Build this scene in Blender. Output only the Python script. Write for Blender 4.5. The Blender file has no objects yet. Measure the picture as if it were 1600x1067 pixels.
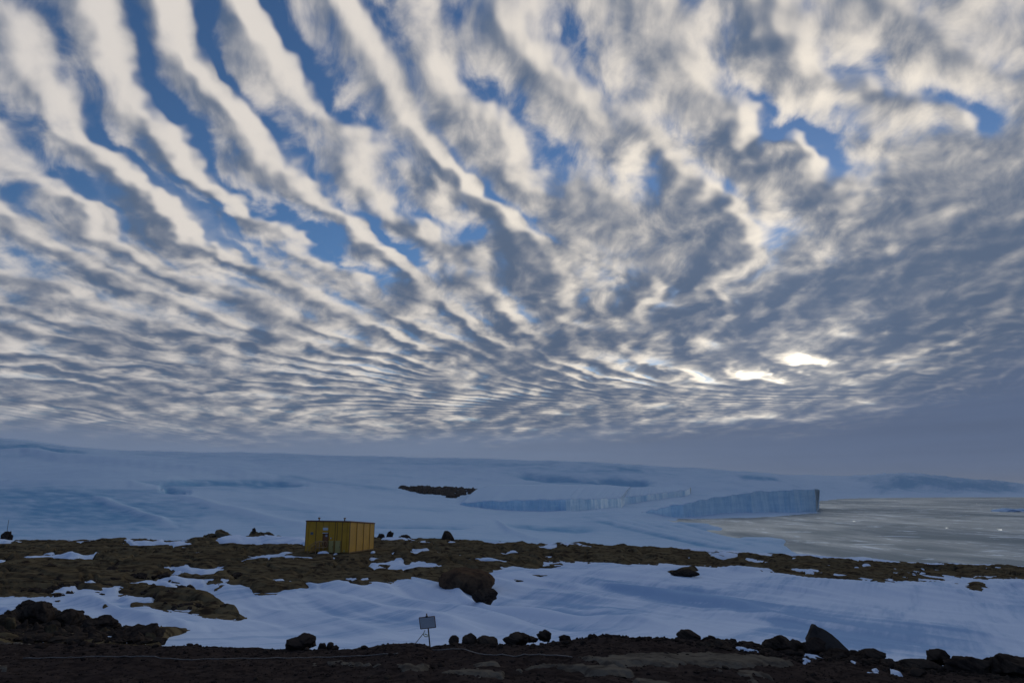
import bpy, bmesh, math, random
import numpy as np
from mathutils import Vector
SC = bpy.context.scene
random.seed(7)
TH = math.radians(12.4); CT, ST = math.cos(TH), math.sin(TH)
CAMZ = 40.0
# ------------------------------------------------------------ camera
cam = bpy.data.cameras.new('camera'); cam_o = bpy.data.objects.new('camera', cam)
SC.collection.objects.link(cam_o); SC.camera = cam_o
cam.sensor_width = 36.0; cam.lens = 24.0075; cam.clip_start = 0.1; cam.clip_end = 60000
cam_o.location = (0, 0, CAMZ); cam_o.rotation_euler = (math.pi/2 + TH, 0, 0)
# ------------------------------------------------------------ exposure
SC.view_settings.view_transform = 'Standard'; SC.view_settings.look = 'None'
SC.view_settings.exposure = 0.0; SC.view_settings.gamma = 1.0
SC.view_settings.use_curve_mapping = False
# ------------------------------------------------------------ sun behind the clouds
SUN_EL, SUN_AZ = math.radians(9.3), math.radians(22.5)      # azimuth clockwise from +Y
sd = Vector((math.sin(SUN_AZ)*math.cos(SUN_EL), math.cos(SUN_AZ)*math.cos(SUN_EL), math.sin(SUN_EL)))
sun = bpy.data.lights.new('sun', 'SUN'); sun.energy = 1.0; sun.angle = math.radians(30); sun.color = (1, .9, .76)
sun_o = bpy.data.objects.new('sun', sun); SC.collection.objects.link(sun_o)
sun_o.rotation_euler = (-sd).to_track_quat('-Z', 'Y').to_euler(); sun_o.location = (0, 0, 300)

# ------------------------------------------------------------ node expression helper
class NB:
    def __init__(s, tree): s.t = tree; s.n = tree.nodes; s.l = tree.links
    def put(s, sock, v):
        if isinstance(v, X): s.l.new(v.s, sock)
        elif isinstance(v, bpy.types.NodeSocket): s.l.new(v, sock)
        else: sock.default_value = v
    def math(s, op, *a, clamp=False):
        n = s.n.new('ShaderNodeMath'); n.operation = op; n.use_clamp = clamp
        for i, v in enumerate(a): s.put(n.inputs[i], v)
        return X(s, n.outputs[0])
    def sstep(s, v, a, b, lo=0.0, hi=1.0):
        n = s.n.new('ShaderNodeMapRange'); n.interpolation_type = 'SMOOTHSTEP'
        s.put(n.inputs['Value'], v); s.put(n.inputs['From Min'], a); s.put(n.inputs['From Max'], b)
        s.put(n.inputs['To Min'], lo); s.put(n.inputs['To Max'], hi)
        return X(s, n.outputs[0])
    def lin(s, v, a, b, lo=0.0, hi=1.0):
        n = s.n.new('ShaderNodeMapRange'); s.put(n.inputs['Value'], v)
        s.put(n.inputs['From Min'], a); s.put(n.inputs['From Max'], b)
        s.put(n.inputs['To Min'], lo); s.put(n.inputs['To Max'], hi)
        return X(s, n.outputs[0])
    def noise(s, vec, scale, detail=2.0, rough=.5, dist=0.0, lac=2.0):
        n = s.n.new('ShaderNodeTexNoise'); s.put(n.inputs['Vector'], vec)
        n.inputs['Scale'].default_value = scale; n.inputs['Detail'].default_value = detail
        n.inputs['Roughness'].default_value = rough; n.inputs['Distortion'].default_value = dist
        n.inputs['Lacunarity'].default_value = lac
        return X(s, n.outputs['Fac'])
    def comb(s, x, y, z=0.0):
        n = s.n.new('ShaderNodeCombineXYZ')
        for i, v in enumerate((x, y, z)): s.put(n.inputs[i], v)
        return X(s, n.outputs[0])
    def sep(s, v):
        n = s.n.new('ShaderNodeSeparateXYZ'); s.put(n.inputs[0], v)
        return [X(s, o) for o in n.outputs]
    def mix(s, f, a, b, mode='MIX'):
        n = s.n.new('ShaderNodeMix'); n.data_type = 'RGBA'; n.blend_type = mode
        s.put(n.inputs[0], f)
        for i, v in ((6, a), (7, b)):
            s.put(n.inputs[i], (*v, 1.0) if isinstance(v, tuple) and len(v) == 3 else v)
        return X(s, n.outputs[2])
    def scale(s, v, k):
        n = s.n.new('ShaderNodeVectorMath'); n.operation = 'SCALE'
        if isinstance(v, tuple): n.inputs[0].default_value = v
        else: s.put(n.inputs[0], v)
        s.put(n.inputs[3], k); return X(s, n.outputs[0])
    def add(s, a, b):
        n = s.n.new('ShaderNodeVectorMath'); n.operation = 'ADD'
        s.put(n.inputs[0], a); s.put(n.inputs[1], b); return X(s, n.outputs[0])
class X:
    def __init__(s, b, sock): s.b = b; s.s = sock
    def __add__(s, o): return s.b.math('ADD', s, o)
    __radd__ = __add__
    def __sub__(s, o): return s.b.math('SUBTRACT', s, o)
    def __rsub__(s, o): return s.b.math('SUBTRACT', o, s)
    def __mul__(s, o): return s.b.math('MULTIPLY', s, o)
    __rmul__ = __mul__
    def __truediv__(s, o): return s.b.math('DIVIDE', s, o)
    def __rtruediv__(s, o): return s.b.math('DIVIDE', o, s)

# ------------------------------------------------------------ world: Nishita sky behind a sheet of billow clouds
# phase of the cloud rolls over the cloud sheet (polynomial in x/3 and ln y, unit = cloud height)
PH = [(0, 1, 0.5468), (0, 2, -4.8408), (0, 3, 1.4593), (0, 4, 1.6741), (0, 5, -0.7849), (0, 6, -0.0703), (1, 0, 16.9432), (1, 1, -13.298), (1, 2, 1.8167), (1, 3, 2.8235), (1, 4, 1.5343), (1, 5, -1.1068), (2, 0, -5.6913), (2, 1, 1.1998), (2, 2, 1.1399), (2, 3, -0.0333), (2, 4, 0.1573), (3, 0, -2.8443), (3, 1, -1.6416), (3, 2, -0.3964), (3, 3, 0.3369), (4, 0, 1.5442), (4, 1, -0.5543), (4, 2, -0.8475), (5, 0, 1.5909), (5, 1, -0.1899), (6, 0, 0.6871)]
def cloud_group():
    g = bpy.data.node_groups.new('cloud_sheet', 'ShaderNodeTree')
    g.interface.new_socket('P', in_out='INPUT', socket_type='NodeSocketVector')
    g.interface.new_socket('Thickness', in_out='OUTPUT', socket_type='NodeSocketFloat')
    g.interface.new_socket('Veil', in_out='OUTPUT', socket_type='NodeSocketFloat')
    g.interface.new_socket('Texture', in_out='OUTPUT', socket_type='NodeSocketFloat')
    b = NB(g); gi = g.nodes.new('NodeGroupInput'); go = g.nodes.new('NodeGroupOutput')
    P = gi.outputs[0]
    x, y, _ = b.sep(P)
    xc = b.math('MINIMUM', b.math('MAXIMUM', x, -5.5), 5.0) / 3.0
    v = b.math('MINIMUM', b.math('LOGARITHM', b.math('MAXIMUM', y, 1.0), math.e), 2.25)
    # Horner
    rows = []
    for i in range(7):
        c = {j: k for (ii, j, k) in PH if ii == i}
        acc = None
        for j in range(max(c), -1, -1):
            k = c.get(j, 0.0)
            acc = k if acc is None else v * acc + k
        rows.append(acc)
    ph = rows[6]
    for i in range(5, -1, -1): ph = xc * ph + rows[i]
    ph = ph + (x - xc*3.0) * 4.0 + b.math('MINIMUM', y - 1.0, 0.0) * 0.6
    # rolls and puffs grow larger away from the camera: noise lives in a slowly compressed copy of the sheet
    right = b.sstep(x + y*.22, -.1, 1.5)
    rr = b.math('MAXIMUM', b.math('SQRT', x*x + y*y), .5)
    k = b.math('POWER', rr*.6, -.55)
    qx, qy = x*k, y*k
    Q = b.comb(qx, qy, 0.0)
    w1 = b.noise(Q, 1.0, 1.0, .5) - .5
    w2 = b.noise(Q, 4.2, 3.0, .55) - .5
    # finer wisps drawn out across the rolls
    wisp = b.noise(b.comb(qx*1.0 + qy*.35, qy*.80 - qx*.30, 3.1), 8.5, 6.0, .56, .45) - .5
    wisp2 = b.noise(b.comb(qx + qy*.3, qy*.8 - qx*.3, 7.1), 3.0, 4.0, .6, .2) - .5
    ang = (ph + w1*(1.5 + right*.3) + w2*(1.7 + b.sstep(y, 2.5, 6.0)*.5) + wisp*.30) * (2*math.pi)
    st = b.math('COSINE', ang - b.math('COSINE', ang) * .55)
    ang2 = ang*2.0 + w1*5.0
    st2 = b.math('COSINE', ang2 - b.math('COSINE', ang2) * .5)
    fine = b.sstep(b.noise(Q, 1.3, 1.0, .5), .46, .62)*b.sstep(y - x*.7, 1.2, 5.5, .16, .50)
    st = st*(1.0 - fine*.55) + st2*fine*.75
    far = b.sstep(y, 1.6, 5.0)
    left = b.sstep(x + y*.1, -.5, -1.3)
    big = b.noise(Q, .85, 2.0, .5, 0) - .5
    mott = b.noise(b.comb(qx + qy*.2, qy*.9 - qx*.2, 11.0), 5.0, 2.0, .5, .3) - .5
    # the thin, torn part of the sheet the sun shines through
    az = b.math('ARCTAN2', x, y); el = b.math('DIVIDE', 1.0, rr)
    g1 = (az - .33)/.22; g2 = (el - .166)/.016
    hole = b.math('EXPONENT', (g1*g1 + g2*g2) * -1.0)
    fade = b.sstep(rr, 10.0, 5.5)
    st_amp = (.46 - .09*right*(1.0 - hole) - .05*far + hole*.10)*(.25 + fade*.75)*b.sstep(b.noise(Q, 1.9, 1.0, .5), .22, .78, .15, 1.6)
    th = st*st_amp + st*wisp2*1.0 + wisp*(1.35 + .2*right) + wisp2*(.9 + .6*right) + mott*(.75 + .9*far + .8*right) + big*1.0 + (.44 + far*.17 + right*.34 + left*.08) - hole*.10
    g3 = (az - .45)/.16; g4 = (el - .245)/.045
    dens = b.sstep(az, .46, .68)*b.sstep(el, .48, .25)*1.3 + b.math('EXPONENT', (g3*g3 + g4*g4) * -1.0)*.75
    thick = dens*.7 + th
    veil = b.sstep(wisp2*1.2 + wisp*.6 + big*.9 + far*1.0 + right*.0 + left*.42 + st*.30 - hole*.5, -.10, 1.15)
    g.links.new(thick.s, go.inputs[0]); g.links.new(veil.s, go.inputs[1]); tx = wisp*1.0 + wisp2*.9 + mott*.5; g.links.new(tx.s, go.inputs[2])
    return g

W = bpy.data.worlds.new('World'); SC.world = W; W.use_nodes = True
t = W.node_tree; t.nodes.clear(); b = NB(t)
bg = t.nodes.new('ShaderNodeBackground'); out = t.nodes.new('ShaderNodeOutputWorld')
bg.inputs['Strength'].default_value = 0.1
t.links.new(bg.outputs[0], out.inputs[0])
sky = t.nodes.new('ShaderNodeTexSky'); sky.sky_type = 'NISHITA'; sky.sun_disc = False
sky.sun_elevation = SUN_EL; sky.sun_rotation = SUN_AZ
sky.air_density = 1.0; sky.dust_density = 0.2; sky.ozone_density = 4.0; sky.altitude = 100
tc = t.nodes.new('ShaderNodeTexCoord'); D = tc.outputs['Generated']
dx, dy, dz = b.sep(D)
zc = b.math('MAXIMUM', dz, .045)
px, py = dx/zc, dy/zc
P = b.comb(px, py, 0.0)
grp = cloud_group()
def use(vec):
    n = t.nodes.new('ShaderNodeGroup'); n.node_tree = grp; b.put(n.inputs[0], vec)
    return X(b, n.outputs[0]), X(b, n.outputs[1]), X(b, n.outputs[2])
T0, V0, TX = use(P)
step = .055
P2 = b.add(P, b.comb(b.math('MULTIPLY', .75*step, 1.0 + py*.30), b.math('MULTIPLY', .5*step, 1.0 + py*.45), 0.0))
T1, V1, _t = use(P2)
# angle from the sun
n = t.nodes.new('ShaderNodeVectorMath'); n.operation = 'DOT_PRODUCT'; t.links.new(D, n.inputs[0]); n.inputs[1].default_value = sd
cosang = X(b, n.outputs['Value'])
near = b.math('POWER', b.math('MAXIMUM', cosang, 0.0), 60.0)
near2 = b.math('POWER', b.math('MAXIMUM', cosang, 0.0), 6.0)
core = b.math('POWER', b.math('MAXIMUM', cosang, 0.0), 400.0)
# brightness of the sheet: thin or sun-facing parts glow, thick undersides are slate blue
H0, H1 = T0, T1
T0 = b.sstep(H0, -.04, 1.5); T1 = b.sstep(H1, -.04, 1.5)
nz = b.sstep(py, 3.4, 1.3)
lit = b.sstep(b.math('EXPONENT', (T1*1.5 + T0*.6) * (nz*.40 - 1.0)) + (H0 - H1)*(.30 + nz*.12) + TX*.34, .00, 1.16)
bright = b.mix(near2, (7.0, 6.55, 6.15), (10.2, 9.2, 7.8))
shade = b.mix(b.sstep(py, 1.2, 4.5), (1.08, 1.50, 2.30), (.86, 1.24, 2.0))
cloud = b.mix(lit, shade, bright)
thru = b.math('EXPONENT', T0 * -2.6)
hg1 = (b.math('ARCTAN2', dx, dy) - .33)/.17; hg2 = (dz - .163)/.02
hole2 = b.math('EXPONENT', (hg1*hg1 + hg2*hg2) * -1.0)
glow = near*thru*thru*.25 + core*thru*thru*5.0 + hole2*thru*1.0
cloud = b.add(b.scale(cloud, 1.0 + near*.20), b.scale((1.0, .86, .62), glow*6.0))
skyc = b.mix(1.0, b.scale(sky.outputs[0], 1.15), (.78, .80, .88), 'MULTIPLY')
alpha = 1.0 - b.math('EXPONENT', (T0*7.0 + V0*1.1) * -1.0)
col = b.mix(alpha, skyc, cloud)
# low haze bank swallowing the rolls towards the horizon, higher on the right
az = b.math('ARCTAN2', dx, dy)
wob = b.noise(b.comb(az*3.0, dz*14.0, 0.0), 2.0, 4.0, .55) - .5
top = .105 + b.sstep(az, .40, .75)*.10 + b.sstep(az, -.1, .3)*.02
bank = b.sstep(dz + wob*.05, top, top*.45 + .01)
stra = b.noise(b.comb(az*2.0, dz*30.0, 4.0), 1.5, 5.0, .6)
bankc = b.mix(b.sstep(dz, .0, .2), (1.45, 1.98, 3.1), (1.45, 1.8, 2.5))
bankc = b.mix(b.sstep(az, -.15, .6), bankc, (.95, 1.35, 2.3))
bankc = b.scale(bankc, b.lin(stra, 0, 1, .82, 1.18))
col = b.mix(bank, col, bankc)
# sheet away from the sun dimmed and blued to darken and cool the snow
away = b.sstep(cosang, .62, -.3)
col = b.mix(away, col, b.mix(1.0, col, (.36, .52, .80), 'MULTIPLY'))
t.links.new(col.s, bg.inputs[0])
# ============================================================ helpers: projection, noise, meshes
def fcol(c): return SC.collection.objects.link(c)
def tag(o, label=None, cat=None, group=None, kind=None):
    if label: o['label'] = label
    if cat: o['category'] = cat
    if group: o['group'] = group
    if kind: o['kind'] = kind
    return o
def world(px, py, Y):
    """point of the world seen at photograph position (px, py) when it stands Y metres away"""
    x = (np.asarray(px, float) - 800)/1067; y = (533.5 - np.asarray(py, float))/1067
    dz = ST + y*CT; dy = CT - y*ST
    return x*Y/dy, Y + 0*x, CAMZ + Y*dz/dy
def pix(x, y, z):
    d = y*CT + (z - CAMZ)*ST; u = -y*ST + (z - CAMZ)*CT
    return 800 + 1067*x/d, 533.5 - 1067*u/d
def zof(py, Y): return world(800, py, Y)[2]

_rs = np.random.RandomState(11)
_perm = _rs.permutation(4096); _ga = _rs.rand(4096)*2*np.pi
_gx, _gy = np.cos(_ga), np.sin(_ga)
def perlin(x, y, seed=0):
    xi = np.floor(x).astype(np.int64); yi = np.floor(y).astype(np.int64)
    fx, fy = x - xi, y - yi
    u = fx*fx*fx*(fx*(fx*6 - 15) + 10); v = fy*fy*fy*(fy*(fy*6 - 15) + 10)
    def g(ix, iy, ax, ay):
        h = _perm[(_perm[(ix + seed*131) & 4095] + iy) & 4095]
        return _gx[h]*ax + _gy[h]*ay
    a = g(xi, yi, fx, fy); b_ = g(xi + 1, yi, fx - 1, fy)
    c = g(xi, yi + 1, fx, fy - 1); d = g(xi + 1, yi + 1, fx - 1, fy - 1)
    return ((a + (b_ - a)*u)*(1 - v) + (c + (d - c)*u)*v)*1.5
def fbm(x, y, oct=4, seed=0, gain=.5):
    r = 0; a = 1.0
    for o in range(oct):
        r = r + a*perlin(x*2**o + 17.3*o, y*2**o - 9.1*o, seed + o); a *= gain
    return r
def sm(v, a, b_):
    t_ = np.clip((v - a)/(b_ - a), 0, 1); return t_*t_*(3 - 2*t_)
def hermite(xk, yk, xq):
    """smooth interpolation of rows yk (.., n) over knots xk at xq"""
    xk = np.asarray(xk, float); yk = np.asarray(yk, float)
    m = np.empty_like(yk); d = np.diff(yk)/np.diff(xk)
    m[..., 1:-1] = (d[..., 1:] + d[..., :-1])*.5; m[..., 0] = d[..., 0]; m[..., -1] = d[..., -1]
    same = d[..., 1:]*d[..., :-1] <= 0; m[..., 1:-1][same] *= .25
    i = np.clip(np.searchsorted(xk, xq) - 1, 0, len(xk) - 2)
    h = xk[i + 1] - xk[i]; s_ = np.clip((xq - xk[i])/h, 0, 1)
    a = yk[..., i]; b_ = yk[..., i + 1]; ma = m[..., i]*h; mb = m[..., i + 1]*h
    s2, s3 = s_*s_, s_*s_*s_
    return (2*s3 - 3*s2 + 1)*a + (s3 - 2*s2 + s_)*ma + (3*s2 - 2*s3)*b_ + (s3 - s2)*mb

def mesh_np(name, V, F, mat, smooth=True, attrs=None):
    me = bpy.data.meshes.new(name); n = F.shape[1]
    me.vertices.add(len(V)); me.vertices.foreach_set('co', V.astype(np.float32).ravel())
    me.loops.add(F.size); me.loops.foreach_set('vertex_index', F.astype(np.int32).ravel())
    me.polygons.add(len(F)); me.polygons.foreach_set('loop_start', np.arange(0, F.size, n, dtype=np.int32))
    me.polygons.foreach_set('use_smooth', np.full(len(F), smooth))
    me.update(calc_edges=True)
    for k, a in (attrs or {}).items():
        at = me.attributes.new(k, 'FLOAT', 'POINT'); at.data.foreach_set('value', a.astype(np.float32).ravel())
    me.materials.append(mat)
    return me
def obj_np(name, V, F, mat, parent=None, **k):
    o = bpy.data.objects.new(name, mesh_np(name, V, F, mat, **k)); fcol(o)
    if parent: o.parent = parent
    return o
def grid_faces(nr, nc):
    i = np.arange(nr*nc).reshape(nr, nc)
    return np.stack([i[:-1, :-1], i[:-1, 1:], i[1:, 1:], i[1:, :-1]], -1).reshape(-1, 4)
def compact(V, F, attrs=None):
    u, inv = np.unique(F, return_inverse=True)
    return V[u], inv.reshape(F.shape), {k: a[u] for k, a in (attrs or {}).items()}

# ------------------------------------------------------------ fields drawn over the photograph's plan (traced outlines of patches)
GX0, GY0, GW, GH = -200, 660, 2000, 460
gxx, gyy = np.meshgrid(np.arange(GX0, GX0 + GW), np.arange(GY0, GY0 + GH))
def seg_dist(x, y, a, b_):
    ax, ay = a; bx, by = b_; dx_, dy_ = bx - ax, by - ay
    t_ = np.clip(((x - ax)*dx_ + (y - ay)*dy_)/(dx_*dx_ + dy_*dy_ + 1e-9), 0, 1)
    return np.hypot(x - ax - t_*dx_, (y - ay - t_*dy_))
def sdf(poly, m=60):
    """signed distance (positive inside) on the grid, in photograph pixels"""
    x0 = max(0, int(min(p[0] for p in poly)) - m - GX0); x1 = min(GW, int(max(p[0] for p in poly)) + m - GX0)
    y0 = max(0, int(min(p[1] for p in poly)) - m - GY0); y1 = min(GH, int(max(p[1] for p in poly)) + m - GY0)
    x, y = gxx[y0:y1, x0:x1], gyy[y0:y1, x0:x1]
    ins = np.zeros(x.shape, bool); d = np.full(x.shape, 1e9)
    for a, b_ in zip(poly, poly[1:] + poly[:1]):
        d = np.minimum(d, seg_dist(x, y*1.0, a, b_))
        if a[1] != b_[1]:
            c = ((a[1] > y) != (b_[1] > y)) & (x < (b_[0] - a[0])*(y - a[1])/(b_[1] - a[1]) + a[0]); ins ^= c
    out_ = np.full(gxx.shape, -float(m)); out_[y0:y1, x0:x1] = np.clip(np.where(ins, d, -d), -m, m)
    return out_
def stroke(field, pts, w, amp):
    m = w*3
    x0 = max(0, int(min(p[0] for p in pts) - m - GX0)); x1 = min(GW, int(max(p[0] for p in pts) + m - GX0))
    y0 = max(0, int(min(p[1] for p in pts) - m - GY0)); y1 = min(GH, int(max(p[1] for p in pts) + m - GY0))
    x, y = gxx[y0:y1, x0:x1], gyy[y0:y1, x0:x1]; d = np.full(x.shape, 1e9)
    for a, b_ in zip(pts[:-1], pts[1:]): d = np.minimum(d, seg_dist(x, y*1.0, a, b_))
    # the line dies out towards its ends
    e = np.minimum(np.hypot(x - pts[0][0], y - pts[0][1]), np.hypot(x - pts[-1][0], y - pts[-1][1]))
    L = sum(math.hypot(a[0] - b_[0], a[1] - b_[1]) for a, b_ in zip(pts[:-1], pts[1:]))
    field[y0:y1, x0:x1] += amp*np.exp(-(d/w)**2)*np.clip(e/(L*.18 + 1), 0, 1)
def samp(field, px, py):
    x = np.clip(px - GX0, 0, GW - 1.01); y = np.clip(py - GY0, 0, GH - 1.01)
    i, j = x.astype(int), y.astype(int); fx, fy = x - i, y - j
    return (field[j, i]*(1 - fx) + field[j, i + 1]*fx)*(1 - fy) + (field[j + 1, i]*(1 - fx) + field[j + 1, i + 1]*fx)*fy

# ============================================================ height of the land
NK = [14, 20, 35, 50, 75, 107, 140]
NEAR = {-200: [1006, 1000, 970, 938, 896, 866, 846], 0: [1006, 1000, 970, 938, 896, 866, 848],
        200: [1010, 1004, 978, 948, 901, 866, 846], 400: [1014, 1010, 985, 953, 906, 868, 846],
        600: [1020, 1014, 990, 957, 911, 868, 845], 800: [1014, 1010, 990, 955, 912, 873, 850],
        1000: [1010, 1007, 985, 952, 909, 876, 856], 1200: [1040, 1028, 1000, 960, 916, 886, 866],
        1400: [1064, 1052, 1012, 966, 923, 896, 878], 1600: [1066, 1052, 1016, 971, 926, 901, 888],
        1800: [1066, 1052, 1020, 975, 931, 906, 893]}
FK = [175, 250, 400, 600, 900, 1300, 2000, 3000, 5000, 8000, 12000]
S = None
FAR = {-200: [866, 842, 815, 785, 757, 744, 713, 692, 680, 690, 700],
       0: [866, 840, 815, 785, 758, 745, 716, 695, 685, 700, 710],
       150: [866, 840, 815, 787, 760, 743, 723, 708, 702, 706, 715],
       300: [868, 840, 815, 790, 768, 753, 733, 717, 707.5, 712, 718],
       500: [870, 842, 816, 798, 783, 770, 749, 728, 712, 716, 722],
       700: [872, 848, 825, 812, 801, 790, 766, 746, 717, 720, 726],
       800: [874, 856, 834, 819, 808, 800.6, 775, 749, 720, 723, 729],
       900: [880, 866, 848, 829, 814, 801, 780, 753, 723, 727, 732],
       1000: [888, 876, 859, 837, 815.5, 800.8, 787.5, 760, 728, 732, 738],
       1060: [893, 883, 865, 839, 817.5, 800.8, 787.5, 767, 733, 736, 742],
       1100: [896, 886, 868, 842, 817.9, S, S, 769, 734, 737, 743],
       1200: [904, 893, 871, 841.8, S, S, S, 779, 741, 742, 748],
       1300: [912, 902, 880.5, S, S, S, S, S, 768, 743.5, 750],
       1400: [918, 912, 892, S, S, S, S, S, 774, 739.5, 748],
       1500: [922, 916, 895, S, S, S, S, S, S, 749, 756],
       1600: [925, 920, 896, S, S, S, S, S, S, 757, 760],
       1800: [930, 924, 898, S, S, S, S, S, S, 759, 762]}
def tab(T, K):
    cs = np.arange(-200, 1801, 20); kx = sorted(T)
    z = np.array([[(-8.0 if v is None else zof(v, Y)) for v, Y in zip(T[k], K)] for k in kx])
    return hermite(kx, z.T, cs).T
ZT = np.concatenate([tab(NEAR, NK), tab(FAR, FK)], 1); KT = np.log(np.array(NK + FK, float))
_kq = np.linspace(KT[0], KT[-1], 500); ZD = hermite(KT, ZT, _kq)          # columns x 500
def base_z(x, y):
    px = 800 + 1067*x/y*1.045; lq = np.clip((np.log(y) - KT[0])/(KT[-1] - KT[0])*499, 0, 498.99)
    for _ in range(2):
        c = np.clip((px + 200)/20, 0, ZD.shape[0] - 1.01)
        i, j = c.astype(int), lq.astype(int); fx, fy = c - i, lq - j
        fx = fx*fx*(3 - 2*fx)*.3 + fx*.7
        z = (ZD[i, j]*(1 - fx) + ZD[i + 1, j]*fx)*(1 - fy) + (ZD[i, j + 1]*(1 - fx) + ZD[i + 1, j + 1]*fx)*fy
        px, _y = pix(x, y, z)
    return z + 1.05*np.exp(-((x + 49)/8.5)**2 - ((y - 137)/7.)**2)

# ------------------------------------------------------------ where bedrock shows
ROCK = [(-190, 848), (0, 848), (22, 846), (60, 845), (140, 846), (200, 839), (250, 841), (300, 838), (330, 829), (370, 826), (400, 827), (440, 827), (460, 833), (475, 836), (590, 843), (640, 840), (700, 845), (800, 850), (900, 851), (1000, 856), (1100, 862), (1200, 868), (1300, 875), (1400, 881), (1500, 885), (1600, 888), (1790, 895),
        (1790, 918), (1600, 912), (1540, 909), (1480, 904), (1400, 908), (1330, 911), (1290, 906), (1260, 902), (1200, 897), (1150, 888), (1090, 884), (1040, 883), (980, 884), (920, 877), (850, 877), (840, 888), (790, 890), (772, 896), (740, 900), (705, 902), (696, 908), (640, 913), (600, 920), (560, 920), (545, 912), (500, 913), (480, 924), (430, 932), (400, 930), (375, 918), (335, 925), (318, 915), (290, 912), (316, 928), (350, 944), (385, 968), (365, 972), (330, 967), (270, 958), (240, 951), (205, 948), (200, 936), (150, 938), (120, 932), (95, 944), (60, 936), (-190, 940)]
ROCK2 = [(-190, 975), (0, 978), (15, 965), (35, 945), (60, 944), (80, 952), (95, 962), (130, 966), (180, 982), (240, 985), (305, 988), (245, 992), (225, 1002), (260, 1012), (-190, 1012)]
SNOWP = [[(200, 850), (212, 853), (240, 850), (270, 849), (300, 851), (297, 854), (250, 855), (205, 856)],
         [(28, 875), (60, 873), (112, 868), (118, 871), (145, 871), (142, 874), (80, 875), (32, 878)],
         [(338, 848), (350, 842), (372, 836), (385, 840), (410, 841), (440, 843), (478, 842), (478, 852), (400, 853), (345, 852)],
         [(320, 838), (333, 832), (345, 834), (336, 841), (322, 842)],
         [(386, 871), (420, 868), (470, 868), (490, 872), (487, 876), (440, 874), (400, 874)],
         [(268, 892), (290, 892), (316, 896), (340, 892), (348, 896), (318, 902), (290, 900)],
         [(198, 915), (228, 910), (255, 912), (278, 926), (240, 919), (205, 919)], [(250, 909), (285, 907), (318, 910), (320, 918), (285, 915)],
         [(186, 938), (205, 933), (240, 938), (238, 944), (200, 943)],
         [(92, 925), (118, 923), (117, 928), (95, 928)], [(160, 928), (184, 926), (182, 931), (164, 931)], [(130, 912), (146, 916), (140, 919)],
         [(567, 887), (580, 882), (600, 881), (625, 878), (634, 884), (655, 882), (682, 885), (688, 888), (650, 890), (620, 894), (585, 893), (580, 888)],
         [(35, 994), (60, 989), (95, 997), (60, 999)], [(100, 991), (150, 994), (190, 1001), (225, 1006), (150, 1003), (110, 996)],
         [(85, 978), (110, 980), (135, 987), (100, 985)],
         [(16, 960), (0, 950), (-30, 945), (20, 938), (45, 940), (22, 955)],
         [(-60, 848), (10, 842), (26, 846), (10, 852), (-40, 852)],
         [(1128, 890), (1150, 888), (1190, 889), (1212, 892), (1180, 896), (1140, 893)],
         [(1486, 908), (1510, 906), (1550, 914), (1600, 916), (1560, 921), (1500, 914)],
         
         [(645, 862), (670, 861), (668, 864), (648, 864)], [(590, 842), (640, 841), (650, 844), (600, 846)],
         [(780, 867), (800, 862), (812, 866), (790, 869)], [(843, 857), (868, 856), (860, 860)], [(433, 865), (480, 861), (476, 864), (440, 868)],
         [(1110, 871), (1150, 872), (1130, 875)], [(1165, 876), (1200, 880), (1170, 880)], [(1000, 866), (1014, 867), (1006, 869)], [(640, 866), (655, 866), (650, 869)],
         [(476, 916), (520, 912), (545, 914), (520, 919), (490, 919)], [(475, 912), (500, 914), (498, 922), (480, 918)],
         [(10, 880), (0, 879), (-20, 881), (0, 883)]]
ISLE = [[(1038, 897), (1060, 892), (1085, 889), (1100, 894), (1080, 899), (1050, 901)], [(1168, 894), (1200, 893), (1214, 896), (1190, 899)],
        [(1486, 914), (1530, 913), (1556, 920), (1530, 924), (1495, 919)], [(592, 884), (612, 885), (607, 890), (588, 888)],
        [(153, 953), (165, 954), (172, 958), (160, 958)], [(305, 985), (245, 1003), (250, 996), (180, 985), (245, 982)]]
R2F = sdf(ROCK2)
R = np.maximum(sdf(ROCK), R2F)
SP = np.full(gxx.shape, -60.)
for p in SNOWP: SP = np.maximum(SP, sdf(p))
R = np.minimum(R, -SP*1.6 - 1.5)
for p in ISLE: R = np.maximum(R, sdf(p)*1.4)

PADX, PADY, PADZ = (-33, -20.0), (104.5, 118.0), float(world(545, 865, 107)[2])
def pad(x, y):
    return sm(x, PADX[0] - 3, PADX[0])*(1 - sm(x, PADX[1], PADX[1] + 3))*sm(y, PADY[0] - 4, PADY[0])*(1 - sm(y, PADY[1], PADY[1] + 5))
def voronoi(x, y, seed=0, jit=.85):
    xi, yi = np.floor(x).astype(np.int64), np.floor(y).astype(np.int64)
    f1 = np.full(x.shape, 9.); f2 = np.full(x.shape, 9.); idd = np.zeros(x.shape, np.int64)
    for a in (-1, 0, 1):
        for c in (-1, 0, 1):
            h = _perm[(_perm[(xi + a + seed*7) & 4095] + yi + c) & 4095]
            jx = (h & 63)/63.; jy = (h >> 6)/63.
            d = np.hypot(xi + a + .5 + (jx - .5)*jit - x, yi + c + .5 + (jy - .5)*jit - y)
            n1 = d < f1; f2 = np.where(n1, f1, np.minimum(f2, d)); f1 = np.where(n1, d, f1)
            idd = np.where(n1, (xi + a)*1000 + yi + c + 500000, idd)
    return f1, f2, idd
def slab_coords(x, y):
    wx = fbm(x/9, y/14, 3, 5)*3.2; wy = fbm(x/11, y/11, 3, 9)*4.5
    s_ = np.clip(y/85, .42, 1.5)**.5
    return (x + wx + y*.25)/8.5, (y*1.0 + wy - x*.12)/9.5
DRIFT = np.zeros(gxx.shape)      # drift ridges on the snow, metres at 60 m
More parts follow.
